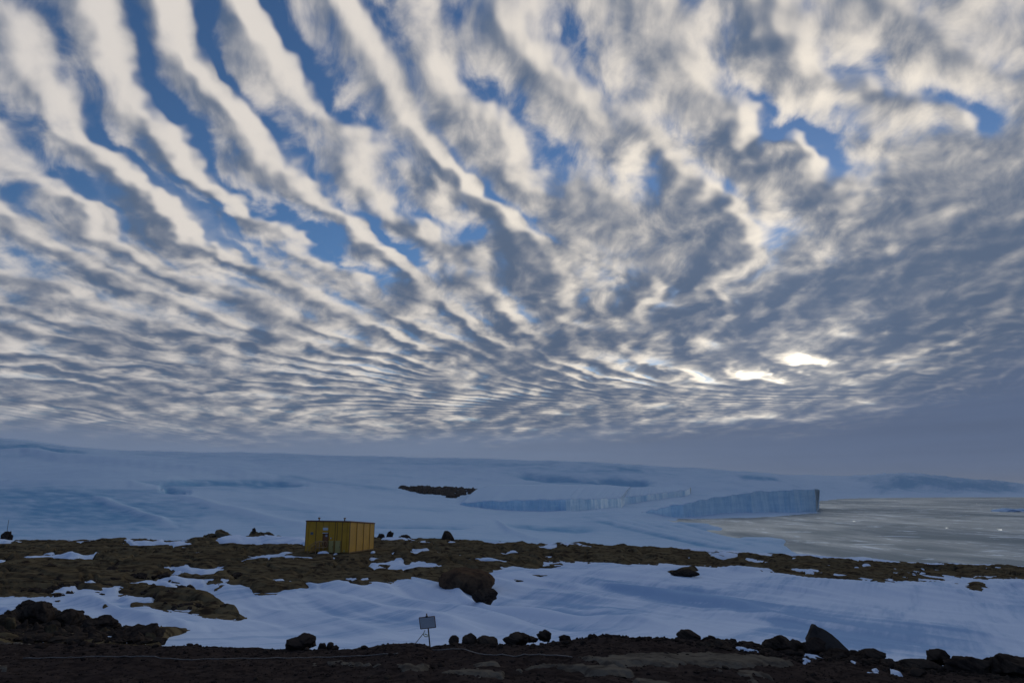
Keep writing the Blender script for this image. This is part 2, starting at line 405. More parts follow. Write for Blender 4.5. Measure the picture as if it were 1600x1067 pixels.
stroke(DRIFT, [(690, 890), (700, 906), (722, 925), (760, 940), (850, 953), (960, 970), (1080, 982)], 5, .35)
stroke(DRIFT, [(705, 900), (730, 918), (775, 932), (860, 944), (960, 958)], 16, -.50)
stroke(DRIFT, [(850, 890), (900, 900), (980, 912), (1060, 928), (1150, 946), (1260, 975)], 5, .28)
stroke(DRIFT, [(900, 912), (990, 924), (1060, 940), (1140, 958)], 14, -.25)
stroke(DRIFT, [(470, 925), (560, 945), (650, 962), (760, 985)], 8, .3)
stroke(DRIFT, [(540, 925), (640, 940), (740, 960), (860, 985)], 7, .28)
stroke(DRIFT, [(330, 950), (420, 960), (540, 980), (640, 1000)], 9, .25)
stroke(DRIFT, [(100, 940), (150, 945), (190, 960), (240, 972), (330, 985)], 6, .35)
stroke(DRIFT, [(600, 918), (700, 935), (800, 955), (940, 982)], 9, -.3)
stroke(DRIFT, [(1150, 900), (1250, 915), (1400, 925), (1560, 935)], 9, .25)
stroke(DRIFT, [(1180, 950), (1300, 968), (1450, 985), (1600, 1005)], 12, .2)
def snow_h(x, y, z):
    px, py = pix(x, y, z); k = y/60.
    u, v = x*.876 + y*.482, -x*.482*1.0 + y*.876      # v runs along the wind
    d = fbm(u/3.2, v/26, 3, 21)*.16 + fbm(u/.8, v/9, 3, 31)*.035 + fbm(x/14, y/20, 2, 41)*.25
    fill = sm(samp(SP, px, py) + fbm(x/1.5, y/3, 3, 55)*1.2, -2.0, 2.0)*.42*np.clip(y/90, .35, 1.3)
    hol = fbm(x/4.2, y/4.6, 3, 101); fill = np.maximum(fill, sm(hol, .58, .68)*.34*sm(y, 55, 80)*(samp(R, px, py) > 3))
    return fill + samp(DRIFT, px, py)*k*1.7 + d*np.clip(y/50, .3, 1.6)*np.where(y < 150, 1, 0) + 0

# ============================================================ materials
def new_mat(name):
    m = bpy.data.materials.new(name); m.use_nodes = True; t_ = m.node_tree; t_.nodes.clear()
    b_ = NB(t_); o = t_.nodes.new('ShaderNodeOutputMaterial'); p = t_.nodes.new('ShaderNodeBsdfPrincipled')
    t_.links.new(p.outputs[0], o.inputs[0]); return m, b_, p
def bump(b_, p, h, strength, dist):
    n_ = b_.n.new('ShaderNodeBump'); b_.put(n_.inputs['Height'], h); n_.inputs['Strength'].default_value = strength
    n_.inputs['Distance'].default_value = dist; b_.l.new(n_.outputs[0], p.inputs['Normal'])
def gpos(b_):
    g_ = b_.n.new('ShaderNodeNewGeometry'); return g_.outputs['Position']
def attr(b_, name):
    a = b_.n.new('ShaderNodeAttribute'); a.attribute_name = name; return X(b_, a.outputs['Fac'])
def flat_mat(name, col, rough=.6, metal=0.0, var=.15, scale_=8.0, spec=.5):
    m, b_, p = new_mat(name); tcn = b_.n.new('ShaderNodeTexCoord')
    f = b_.noise(tcn.outputs['Object'], scale_, 5.0, .6)
    c = b_.mix(b_.sstep(f, .3, .7), tuple(v*(1 - var) for v in col), tuple(min(1, v*(1 + var)) for v in col))
    b_.put(p.inputs['Base Color'], c); p.inputs['Roughness'].default_value = rough; p.inputs['Metallic'].default_value = metal
    p.inputs['Specular IOR Level'].default_value = spec
    return m

def snow_material(name, wind, fine, snowc, ice_shade, tone_lo, tone_hi, far=False):
    m, b_, p = new_mat(name); P_ = gpos(b_); x, y, z = b_.sep(P_)
    ca, sa = math.cos(wind), math.sin(wind)          # wind: streak direction from +Y
    u = x*ca + y*sa; v = y*ca - x*sa
    n1 = b_.noise(b_.comb(u/fine, v/(fine*16), 0.0), 1.0, 6.0, .62, .3)
    n2 = b_.noise(b_.comb(u/(fine*7), v/(fine*60), 5.0), 1.0, 4.0, .55, .4)
    n3 = b_.noise(b_.comb(x/(fine*25), y/(fine*40), 9.0), 1.0, 3.0, .5)
    f = (n1*.35 + n2*.30 + n3*.35 - .50 if far else n1*.5 + n2*.9 + n3*.5 - .95) + attr(b_, 'ice')*(.85 if far else 1.25)  # ice attribute: bare ice plus slope shade and lit crests put into colour
    c = b_.mix(b_.sstep(f, tone_lo, tone_hi), snowc, ice_shade)
    b_.put(p.inputs['Base Color'], c)
    b_.put(p.inputs['Roughness'], b_.sstep(f, tone_lo, tone_hi, .75, .42))
    p.inputs['Specular IOR Level'].default_value = .0
    if not far:
        g_ = b_.noise(P_, 9.0, 4.0, .6)
        bump(b_, p, n1*.6 + g_*.15 + n2, .35, fine*.35)
    else: bump(b_, p, n1*1.0 + n2, .5, fine*.5)
    return m
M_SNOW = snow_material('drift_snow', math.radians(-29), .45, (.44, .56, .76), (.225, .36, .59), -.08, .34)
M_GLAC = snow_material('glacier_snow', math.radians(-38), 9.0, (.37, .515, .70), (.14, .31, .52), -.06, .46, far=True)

def rock_material(name, c1, c2, c3, sc, bumpd):
    m, b_, p = new_mat(name); P_ = gpos(b_)
    n1 = b_.noise(P_, .35*sc, 6.0, .6); n2 = b_.noise(P_, 1.5*sc, 7.0, .62, .3); n3 = b_.noise(P_, 11*sc, 5.0, .7)
    c = b_.mix(b_.sstep(n1, .36, .64), c1, c2); c = b_.mix(b_.sstep(n2, .44, .64), c, c3)
    c = b_.mix(b_.sstep(n3, .56, .78, 0, .7), c, tuple(v*.35 for v in c1))
    b_.put(p.inputs['Base Color'], c); p.inputs['Roughness'].default_value = .9; p.inputs['Specular IOR Level'].default_value = .0
    bump(b_, p, n2*1.0 + n3*.35, .8, bumpd)
    return m
M_ROCK = rock_material('lichened_bedrock', (.074, .061, .039), (.104, .088, .056), (.028, .022, .017), .6, .05)
M_BOUL = rock_material('boulder_rock', (.036, .029, .026), (.050, .041, .034), (.018, .015, .014), 3.0, .03)
M_BOULR = rock_material('reddish_rock', (.066, .045, .032), (.080, .056, .038), (.036, .026, .021), .8, .08)
M_GREYR = rock_material('grey_slab_rock', (.060, .054, .051), (.074, .067, .061), (.042, .038, .036), 2.5, .02)
M_GRAVEL = rock_material('dark_gravel', (.031, .025, .0245), (.042, .034, .032), (.017, .014, .014), 4.0, .02)
M_PALE = rock_material('pale_bedrock', (.085, .079, .068), (.105, .098, .085), (.050, .046, .042), 3.0, .008)
M_STONE = rock_material('gravel_stone', (.023, .019, .019), (.042, .035, .033), (.012, .010, .010), 30.0, .004)

# ============================================================ near snow field, bedrock, glacier
def polar(px0, px1, nc, y0, y1, nr):
    q = np.linspace(px0, px1, nc); Ys = np.exp(np.linspace(np.log(y0), np.log(y1), nr))
    QX, YY = np.meshgrid((q - 800)/1067/1.045, Ys); return QX*YY, YY
# snow field between the gravel shoulder and the outcrop, and round the outcrop
xx, yy = polar(-330, 1930, 620, 12.5, 215, 330)
bz = base_z(xx, yy); sz = bz + snow_h(xx, yy, bz)
pd = pad(xx, yy); sz = sz*(1 - pd) + (PADZ - .5)*pd
SNOW_TONE = np.zeros(gxx.shape)  # drift light and shade put into the colour, along with bare ice
stroke(SNOW_TONE, [(930, 915), (1050, 925), (1150, 945), (1300, 975)], 10, .35); stroke(SNOW_TONE, [(1180, 955), (1350, 985), (1560, 1000)], 18, .25)
stroke(SNOW_TONE, [(1150, 985), (1230, 990), (1330, 1000), (1500, 1020)], 10, .3); stroke(SNOW_TONE, [(800, 930), (900, 950), (1050, 975)], 14, .18)
stroke(SNOW_TONE, [(905, 902), (980, 914), (1060, 930), (1150, 949), (1240, 976)], 5, .5); stroke(SNOW_TONE, [(700, 912), (750, 938), (850, 955), (960, 972)], 4, -.5)
stroke(SNOW_TONE, [(600, 925), (700, 945), (800, 965), (950, 985)], 7, .25); stroke(SNOW_TONE, [(430, 935), (560, 962), (700, 990)], 8, .2)
stroke(SNOW_TONE, [(820, 890), (850, 910), (900, 935), (1000, 950)], 16, .2); stroke(SNOW_TONE, [(170, 945), (240, 965), (330, 975)], 9, .2)
stroke(SNOW_TONE, [(500, 925), (600, 950), (720, 972), (800, 985)], 4, -.45); stroke(SNOW_TONE, [(560, 922), (680, 945), (780, 962), (900, 985)], 3, -.4)
px_, py_ = pix(xx, yy, bz)
o = obj_np('snow_field', np.stack([xx, yy, sz], -1).reshape(-1, 3), grid_faces(*xx.shape), M_SNOW, attrs={'ice': (samp(SNOW_TONE, px_, py_)*(.55 + .9*fbm((xx*.876 + yy*.482)/1.6, (yy*.876 - xx*.482)/22, 3, 19))).ravel()})
tag(o, 'blue-white windblown snow field between the dark gravel shoulder and the brown outcrop', kind='structure')

# bedrock outcrop, broken into slabs by joints
xx, yy = polar(-300, 1900, 1350, 16, 178, 430)
bz = base_z(xx, yy); px_, py_ = pix(xx, yy, bz); yk = yy/90
edge = samp(R, px_, py_ + 2.0) + fbm(xx/(2.6*yk**.5), yy/(5.5*yk**.5), 4, 51)*3.2
sx, sy = slab_coords(xx, yy)
f1, f2, idd = voronoi(sx, sy, 3)
hid = _perm[idd & 4095]/4096. - .5
crack = sm(f2 - f1, .0, .11)
h = np.clip(edge*.042*yk, -1.6, .45*np.clip(yk, .5, 1)) + hid*.20*np.clip(yk, .6, 1) + (crack - 1)*(.20 + .30*sm(yy, 35, 60))
h += np.floor((fbm(xx/9, yy/7, 2, 71)*1.2 + sy*.45)*2)*.0
tr = fbm(xx/16, yy/12, 2, 61)*1.5 + sy*.95; fr = tr - np.floor(tr)
h += (sm(fr, .0, .13) - fr)*.28                                  # ledges stepping down towards the viewer
g1_, g2_, _i = voronoi(sx*2.9 + 3, sy*2.3 + 7, 9)
h += (_perm[_i & 4095]/4096. - .5)*(.34*sm(yy, 80, 42) + .06)
h += (sm(g2_ - g1_, 0, .16) - 1)*(.03 + .08*sm(yy, 60, 40))*sm(fbm(xx/16, yy/16, 2, 81) + sm(yy, 60, 40), -.25, .35)
h += fbm(xx/1.6, yy/1.6, 5, 91)*(.012 + .05*sm(yy, 60, 40)) + fbm(xx/9, yy/9, 2, 95)*.16
r2 = sm(samp(R2F, px_, py_), -4, 4); h = h*(1 - .5*r2) - .10*r2
h = h*sm(edge, -1, 5) + .06
h = np.where(edge < 0, np.minimum(h, edge*.10*yk - .10), h)
h -= sm(yy, 150, 178)*3
# small hollows that hold snow
hol = fbm(xx/4.2, yy/4.6, 3, 101); h = h*(1 - sm(hol, .54, .63)*sm(yy, 55, 80)) - .12*sm(hol, .56, .63)*sm(yy, 55, 80)
pd = pad(xx, yy); rz = (bz + h)*(1 - pd) + (PADZ + .03*fbm(xx/1.5, yy/1.5, 3, 5))*pd
V = np.stack([xx, yy, rz], -1).reshape(-1, 3); F = grid_faces(*xx.shape)
snz = (bz + snow_h(xx, yy, bz)*(1 - pd) ); keep = (rz > snz - .25).ravel()
vis = (px_ > -130) & (px_ < 1730); keep &= vis.ravel()
F = F[keep[F].any(1)]
fid = idd.ravel()[F[:, 0]]
root = bpy.data.objects.new('bedrock_outcrop', None); fcol(root); root.location = (0, 100, 28)
tag(root, 'brown lichened bedrock outcrop broken into slabs, running under the yellow hut', kind='structure')
root_inv = Vector(root.location)
ids, cnt = np.unique(fid, return_counts=True)
order = ids[np.argsort(-cnt)]
big_ids = set(order[:290].tolist())
so = np.argsort(fid, kind='stable'); fs = fid[so]; cuts = np.flatnonzero(np.diff(fs)) + 1
rest = []
for grp_ in np.split(so, cuts):
    if fid[grp_[0]] in big_ids and len(grp_) > 60:
        v_, f_, _ = compact(V - np.array(root.location), F[grp_]); obj_np('rock_slab', v_, f_, M_ROCK, root)
    else: rest.append(grp_)
if rest:
    v_, f_, _ = compact(V - np.array(root.location), F[np.concatenate(rest)]); o = obj_np('rock_rubble', v_, f_, M_ROCK, root); o['kind'] = 'stuff'

# ------------------------------------------------------------ glacier and ice slopes out to the skyline
GH_ = np.zeros(gxx.shape); GLAC_TONE = np.zeros(gxx.shape)  # relief, and a colour map of bare ice plus painted slope shade
def gl(pts, w, hh, ice):  # ice: tone for bare ice, shaded faces and bright ridges
    if hh: stroke(GH_, pts, w, hh)
    if ice: stroke(GLAC_TONE, pts, w, ice)
gl([(-50, 712), (30, 708), (90, 716), (170, 722), (260, 730), (400, 742), (470, 751)], 4, .0035, -.5)
gl([(20, 695), (80, 705), (140, 712)], 7, 0, .35)
gl([(270, 752), (350, 750), (430, 752), (475, 757)], 6, -.004, .55)
gl([(-40, 757), (80, 756), (200, 757), (260, 763)], 3, .003, -.3)
gl([(255, 763), (275, 767), (292, 769)], 4, -.006, .8)
gl([(140, 775), (200, 795), (240, 810), (280, 822)], 5, .002, -.35)
gl([(255, 760), (290, 778), (340, 792), (430, 812), (520, 828)], 5, .002, -.45)
gl([(300, 790), (360, 806), (450, 822)], 8, 0, .2)
gl([(0, 800), (100, 800), (200, 806), (260, 820)], 18, 0, .12); gl([(-50, 778), (100, 776), (200, 778)], 10, 0, .12)
gl([(400, 770), (480, 790), (600, 805), (700, 815)], 4, .001, -.3); gl([(340, 775), (430, 792), (520, 806)], 6, 0, .2)
gl([(620, 800), (700, 806), (800, 812), (900, 816)], 3, 0, -.25); gl([(780, 815), (840, 822), (900, 826), (940, 822)], 7, -.002, .4)
gl([(770, 808), (795, 830), (840, 845), (900, 856)], 3, .002, -.5)
for k in range(9): gl([(905 + k*16, 806 + k*.6), (985 + k*22, 824 + k*2.2), (1090 + k*26, 848 + k*1.6), (1180 + k*26, 862 + k*.5)], 3, .0012*(1 if k % 2 else -1), .45*(-1 if k % 2 else 1))
gl([(800, 741), (850, 746), (900, 748), (960, 752), (1020, 756)], 5, -.004, .75); gl([(930, 746), (1000, 750), (1015, 757)], 5, -.003, .5)
gl([(960, 731), (1010, 736)], 2.5, 0, .5); gl([(1150, 744), (1200, 748), (1225, 752)], 3, 0, .6)
gl([(400, 737), (470, 746), (560, 758), (640, 768)], 3, 0, .3); gl([(300, 722), (460, 735), (560, 745)], 8, 0, -.12)
gl([(1370, 768), (1400, 757), (1450, 752), (1520, 758), (1600, 762)], 8, 0, .45); gl([(1290, 772), (1400, 775), (1600, 774)], 2, 0, -.4)
gl([(560, 790), (640, 795), (720, 797)], 5, 0, .2); gl([(560, 820), (640, 822), (740, 824)], 2, -.002, .4)
gl([(600, 722), (760, 726), (900, 733), (1100, 742)], 5, 0, .12); gl([(640, 738), (760, 744), (860, 752)], 4, 0, -.2)
xx, yy = polar(-330, 1930, 900, 165, 12500, 430)
bz = base_z(xx, yy); px_, py_ = pix(xx, yy, bz)
u = xx*.79 + yy*.61; v = -xx*.61 + yy*.79
rel = 2.2*yy*(samp(GH_, px_, py_) + fbm(u/yy*9, np.log(yy)*3 + v/yy*.8, 3, 121)*.0006)
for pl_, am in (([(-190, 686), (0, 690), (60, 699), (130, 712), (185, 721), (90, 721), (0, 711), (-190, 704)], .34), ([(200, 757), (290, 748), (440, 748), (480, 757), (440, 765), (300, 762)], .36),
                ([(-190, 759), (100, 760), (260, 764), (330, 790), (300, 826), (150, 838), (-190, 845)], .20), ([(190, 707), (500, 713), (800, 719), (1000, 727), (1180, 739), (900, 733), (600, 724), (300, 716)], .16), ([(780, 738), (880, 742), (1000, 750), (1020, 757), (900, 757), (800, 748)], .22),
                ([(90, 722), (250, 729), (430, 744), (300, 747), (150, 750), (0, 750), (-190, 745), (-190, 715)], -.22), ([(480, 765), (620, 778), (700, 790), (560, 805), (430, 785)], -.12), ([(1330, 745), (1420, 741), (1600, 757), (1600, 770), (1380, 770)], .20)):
    GLAC_TONE += am*sm(sdf(pl_, 30), -7, 7)  # shaded slopes and lighter upper slopes painted as tone
gtone = samp(GLAC_TONE, px_, py_)
rough_ = sm(gtone, .3, .7)*fbm(xx/22, yy/60, 4, 131)*yy*.0012
fade_ = sm(yy, 170, 260)
cliffy = np.abs(fbm(xx/60, yy/200, 3, 141))*14*sm(yy, 5000, 7000)*sm(px_, 1330, 1400)
z = bz + (rel + rough_)*fade_ + fbm(xx/90, yy/160, 4, 111)*np.clip(yy*.0011, 0, 4)*fade_ + cliffy + fbm(xx/700, yy/900, 3, 171)*yy*.0022*sm(yy, 400, 1200)*sm(bz, 2, 25)
z = np.where(z < 1.0, np.minimum(z, z*1.0), z)
gl([(0, 790), (150, 795), (300, 803)], 26, 0, .14); gl([(100, 720), (250, 732), (400, 745)], 8, 0, -.3); gl([(600, 755), (800, 762)], 6, 0, -.2)
gtone = samp(GLAC_TONE, px_, py_)
xi = .0 + gtone*(.85 + .45*fbm(xx/yy*40, np.log(yy)*16 + xx/yy*14, 4, 161)) + fbm(xx/yy*26, np.log(yy)*9, 3, 151)*.07
V = np.stack([xx, yy, z], -1).reshape(-1, 3); F = grid_faces(*xx.shape)
k_ = (z > -2.5).ravel(); F = F[k_[F].any(1)]
V_, F_, A_ = compact(V, F, {'ice': xi.ravel()})
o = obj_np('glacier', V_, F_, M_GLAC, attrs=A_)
tag(o, 'pale blue glacier slopes rising behind the outcrop to the smooth skyline', kind='structure')

# ------------------------------------------------------------ sea with grease ice
def sea_material():
    m = bpy.data.materials.new('slushy_sea'); m.use_nodes = True; t_ = m.node_tree; t_.nodes.clear(); b_ = NB(t_)
    o_ = t_.nodes.new('ShaderNodeOutputMaterial'); df = t_.nodes.new('ShaderNodeBsdfDiffuse'); gl_ = t_.nodes.new('ShaderNodeBsdfGlossy'); mx = t_.nodes.new('ShaderNodeMixShader')
    P_ = gpos(b_); x, y, z = b_.sep(P_)
    n1 = b_.noise(b_.comb(x/55, y/190, 0.0), 1.0, 6.0, .62, .4); n2 = b_.noise(b_.comb(x/9, y/45, 3.0), 1.0, 5.0, .65)
    n3 = b_.noise(b_.comb(x/260, y/600, 8.0), 1.0, 3.0, .5); n4 = b_.noise(b_.comb(x/38, y/34, 31.0), 1.0, 4.0, .6, .5)
    f = n1*.8 + n2*.5 + n3*.6 - .95
    c = b_.mix(b_.sstep(f, -.20, .25), (.12, .17, .21), (.20, .26, .325))
    c = b_.mix(b_.sstep(n1*.6 + n2*.6, .66, .76), c, (.36, .46, .58))
    c = b_.mix(b_.sstep(n4, .60, .66, 0, .8), c, (.40, .50, .62))
    pool = b_.sstep(b_.noise(b_.comb(x/20, y/60, 21.0), 1.0, 3.0, .6), .72, .74)
    wet = b_.sstep(n3*.7 + n1*.5, .50, .72)
    b_.put(df.inputs['Color'], b_.mix(pool, c, (.03, .04, .05)))
    gl_.inputs['Color'].default_value = (.78, .87, .95, 1)
    b_.put(gl_.inputs['Roughness'], .36 - pool*.20)
    b_.put(mx.inputs[0], wet*.04 + .02 + pool*.7)
    nb = t_.nodes.new('ShaderNodeBump'); b_.put(nb.inputs['Height'], n2*2.0 + b_.noise(b_.comb(x/1.2, y/1.8, 0.0), 1.0, 3.0, .6)*.25)
    nb.inputs['Strength'].default_value = .3; nb.inputs['Distance'].default_value = 1.2; t_.links.new(nb.outputs[0], gl_.inputs['Normal']); t_.links.new(nb.outputs[0], df.inputs['Normal'])
    t_.links.new(df.outputs[0], mx.inputs[1]); t_.links.new(gl_.outputs[0], mx.inputs[2]); t_.links.new(mx.outputs[0], o_.inputs[0])
    return m
q = np.linspace(-40000, 40000, 81); qy = np.concatenate([np.linspace(-500, 2000, 26), np.linspace(2500, 45000, 30)])
xx, yy = np.meshgrid(q, qy)
o = obj_np('sea', np.stack([xx, yy, np.zeros_like(xx)], -1).reshape(-1, 3), grid_faces(*xx.shape), sea_material())
tag(o, 'grey slushy sea with streaks of grease ice and glints under the sun', kind='structure')
# ============================================================ placing things
def hit(px, py, zf, y0=5.0, y1=9000.0, n=1500):
    """first ground point seen at a photograph position"""
    Ys = np.exp(np.linspace(np.log(y0), np.log(y1), n)); x, y, z = world(px, py, Ys)
    g = zf(x, Ys); i = int(np.argmax(g >= z)); i = max(i, 1)
    return float(x[i]), float(Ys[i]), float(g[i])
ckx = [-200, 0, 100, 200, 250, 330, 420, 500, 550, 600, 630, 655, 680, 690, 710, 760, 800, 850, 880, 905, 930, 960, 1000, 1050, 1080, 1120, 1150, 1200, 1240, 1270, 1330, 1400, 1450, 1500, 1560, 1600, 1800]
cky = [1001, 1002, 1001, 1004, 1004, 1005, 1009, 1013, 1015, 1011, 1003, 1001, 1003, 1008, 1005, 1003, 1004, 1001, 999, 993, 989, 992, 994, 1000, 998, 1003, 1012, 1018, 1018, 1022, 1032, 1042, 1044, 1048, 1052, 1046, 1040]
def gravel_z(x, y, micro=True):
    px = 800 + 1067*x/np.maximum(y, 1)*1.0/1.072
    zc = zof(np.interp(px, ckx, cky), 12.0); t_ = (y - 3.0)/9.0
    z = (CAMZ - 1.55)*(1 - t_) + zc*t_
    z = np.where(y > 12, zc - (y - 12)*.5 - .15*sm(y, 12, 12.6), z)
    if micro: z = z + fbm(x/.9, y/.9, 3, 201)*.035*sm(y, 4, 8) + fbm(x/.16, y/.16, 4, 211)*.016 - .02
    return z
xx, yy = polar(-420, 2020, 1000, 2.5, 17.0, 330)
gz = gravel_z(xx, yy)
o = obj_np('gravel_shoulder', np.stack([xx, yy, gz], -1).reshape(-1, 3), grid_faces(*xx.shape), M_GRAVEL)
tag(o, 'dark brown gravel shoulder across the foreground', kind='structure')
# ground under and behind the camera
q = np.linspace(-400, 400, 41); qy = np.concatenate([np.linspace(-400, -20, 12), np.linspace(-15, 2.55, 8)])
ax, ay = np.meshgrid(q, qy); az_ = CAMZ - 1.58 - .0*ax
o = obj_np('gravel_plateau', np.stack([ax, ay, az_ + (ay - 2.5)*.002], -1).reshape(-1, 3), grid_faces(*ax.shape), M_GRAVEL)
tag(o, 'dark gravel ground on which the photographer stands', kind='structure')

PALE = [[(900, 1025), (944, 1023), (990, 1019), (1100, 1018), (1180, 1022), (1240, 1030), (1230, 1036), (1160, 1038), (1100, 1037), (1037, 1036), (975, 1037), (912, 1030)],
        [(800, 1047), (850, 1036), (881, 1037), (960, 1037), (990, 1047), (987, 1053), (944, 1051), (881, 1042), (856, 1039)],
        [(690, 1048), (740, 1042), (788, 1048), (784, 1055), (703, 1053)], [(737, 1034), (775, 1033), (784, 1040), (750, 1039)],
        [(618, 1037), (678, 1036), (650, 1045), (635, 1044)], [(1111, 1046), (1190, 1047), (1210, 1057), (1178, 1056), (1184, 1064), (1145, 1053)],
        [(987, 1056), (1040, 1062), (1060, 1072), (1000, 1072)], [(-20, 1035), (20, 1040), (14, 1048), (-20, 1044)], [(480, 1034), (540, 1032), (600, 1036), (500, 1037)],
        [(0, 985), (60, 992), (90, 1000), (-40, 1004), (-40, 985)], [(870, 1066), (895, 1065), (900, 1072), (865, 1072)]]
GSNOW = [[(1133, 1007), (1160, 1010), (1185, 1017), (1160, 1016)], [(1236, 1012), (1262, 1018), (1295, 1031), (1275, 1031), (1250, 1022)], [(1248, 1024), (1270, 1030), (1258, 1031)],
         [(1328, 1031), (1342, 1035), (1335, 1038)], [(1350, 1048), (1372, 1049), (1378, 1054), (1355, 1052)], [(1388, 1041), (1408, 1049), (1404, 1051), (1390, 1046)], [(1360, 1043), (1372, 1045), (1366, 1048)],
         [(1281, 1006), (1292, 1010), (1298, 1018), (1288, 1014)]]
def ground_patch(polys, name, mat, amp, nz, label, parts=True):
    for p in polys:
        x0, x1 = min(a for a, _ in p) - 6, max(a for a, _ in p) + 6; ya, yb = min(c for _, c in p) - 3, max(c for _, c in p) + 4
        f = sdf([(a, c) for a, c in p], 30)
        c_ = hit((x0 + x1)/2, min(yb, 1075), lambda x, y: gravel_z(x, y, False), 4, 14)[1]; d_ = hit((x0 + x1)/2, max(ya, 1000), lambda x, y: gravel_z(x, y, False), 4, 14)[1]
        if d_ <= c_: d_ = 12.3
        qx, qy2 = polar(x0 - 10, x1 + 10, int(min(240, (x1 - x0)/1.4 + 16)), c_*.985, min(d_*1.03, 13.2), 60)
        gz_ = gravel_z(qx, qy2, False); ppx, ppy = pix(qx, qy2, gz_)
        e = samp(f, ppx, ppy) + fbm(qx/.18, qy2/.3, 3, 221)*nz
        z = gz_ - .02 + np.clip(e*amp, -.08, .035) + fbm(qx/.4, qy2/.6, 3, 231)*.012
        V = np.stack([qx, qy2, z], -1).reshape(-1, 3); F = grid_faces(*qx.shape); F = F[((e > -3).ravel())[F].all(1)]
        if len(F) < 4: continue
        v_, f_, _ = compact(V, F); o = obj_np(name, v_, f_, mat, attrs={'ice': np.zeros(len(v_))}); tag(o, label, kind='structure')
ground_patch(PALE, 'bedrock_patch', M_PALE, .012, 3.0, 'pale flat bedrock showing through the dark gravel')
ground_patch(GSNOW, 'snow_patch', M_SNOW, .02, 1.5, 'small leftover snow patch among the dark stones')

# ------------------------------------------------------------ stones
def ico(sub):
    bm = bmesh.new(); bmesh.ops.create_icosphere(bm, subdivisions=sub, radius=1.0)
    V = np.array([v.co[:] for v in bm.verts]); F = np.array([[v.index for v in f.verts] for f in bm.faces]); bm.free(); return V, F
ICO = {k: ico(k) for k in (1, 2, 3, 4, 5)}
def rock_shape(seed, sub=4, cuts=10, rnd=.72, rough=.07):
    rs = np.random.RandomState(seed); V, F = ICO[sub]; V = V.copy()
    for _ in range(cuts):
        n_ = rs.normal(size=3); n_ /= np.linalg.norm(n_); d = rs.uniform(rnd, rnd + .22)
        V -= np.maximum(V @ n_ - d, 0)[:, None]*n_*.93
    N = V/np.linalg.norm(V, axis=1)[:, None]
    k = seed*3.7
    r = fbm(V[:, 0]*1.6 + V[:, 2]*1.1 + k, V[:, 1]*1.6 - V[:, 2]*1.3, 4, 300 + seed)*rough*1.6 + fbm(V[:, 0]*7 + V[:, 2]*4 + k, V[:, 1]*7 - V[:, 2]*5, 3, 320)*rough*.35
    V = V + N*r[:, None]; mn, mx = V.min(0), V.max(0)
    return (V - (mn + mx)/2)/((mx - mn)/2), F
def boulder(x0, x1, yt, yb, Y, seed, label, mat=None, name='boulder', cat='boulder', group=None, depth=.9, sub=4, cuts=10, rnd=.62, rough=.10, prof=None, zf=None, embed=.18):
    mat = mat or M_BOUL
    X0, _, zb = world(x0, yb, Y); X1, _, zt = world(x1, yt, Y)
    w = float(X1 - X0)/2; h_ = float(zt - zb)
    V, F = rock_shape(seed, sub, cuts, rnd, rough); V = V.copy()
    if prof is not None:      # outline given as (u, v) polygon top heights: squeeze the top to it
        top_ = np.interp(V[:, 0], prof[0], prof[1]); V[:, 2] = np.where(V[:, 2] > -1, (V[:, 2] + 1)/2*top_*2 - 1, V[:, 2])
    H = h_*(1 + embed)
    V = V*np.array([w, w*depth, H/2]); V[:, 2] += H/2 - h_*embed
    o = obj_np(name, V, F, mat); o.location = (float(X0 + X1)/2, Y + w*depth*.3, float(zb))
    tag(o, label, cat, group); return o
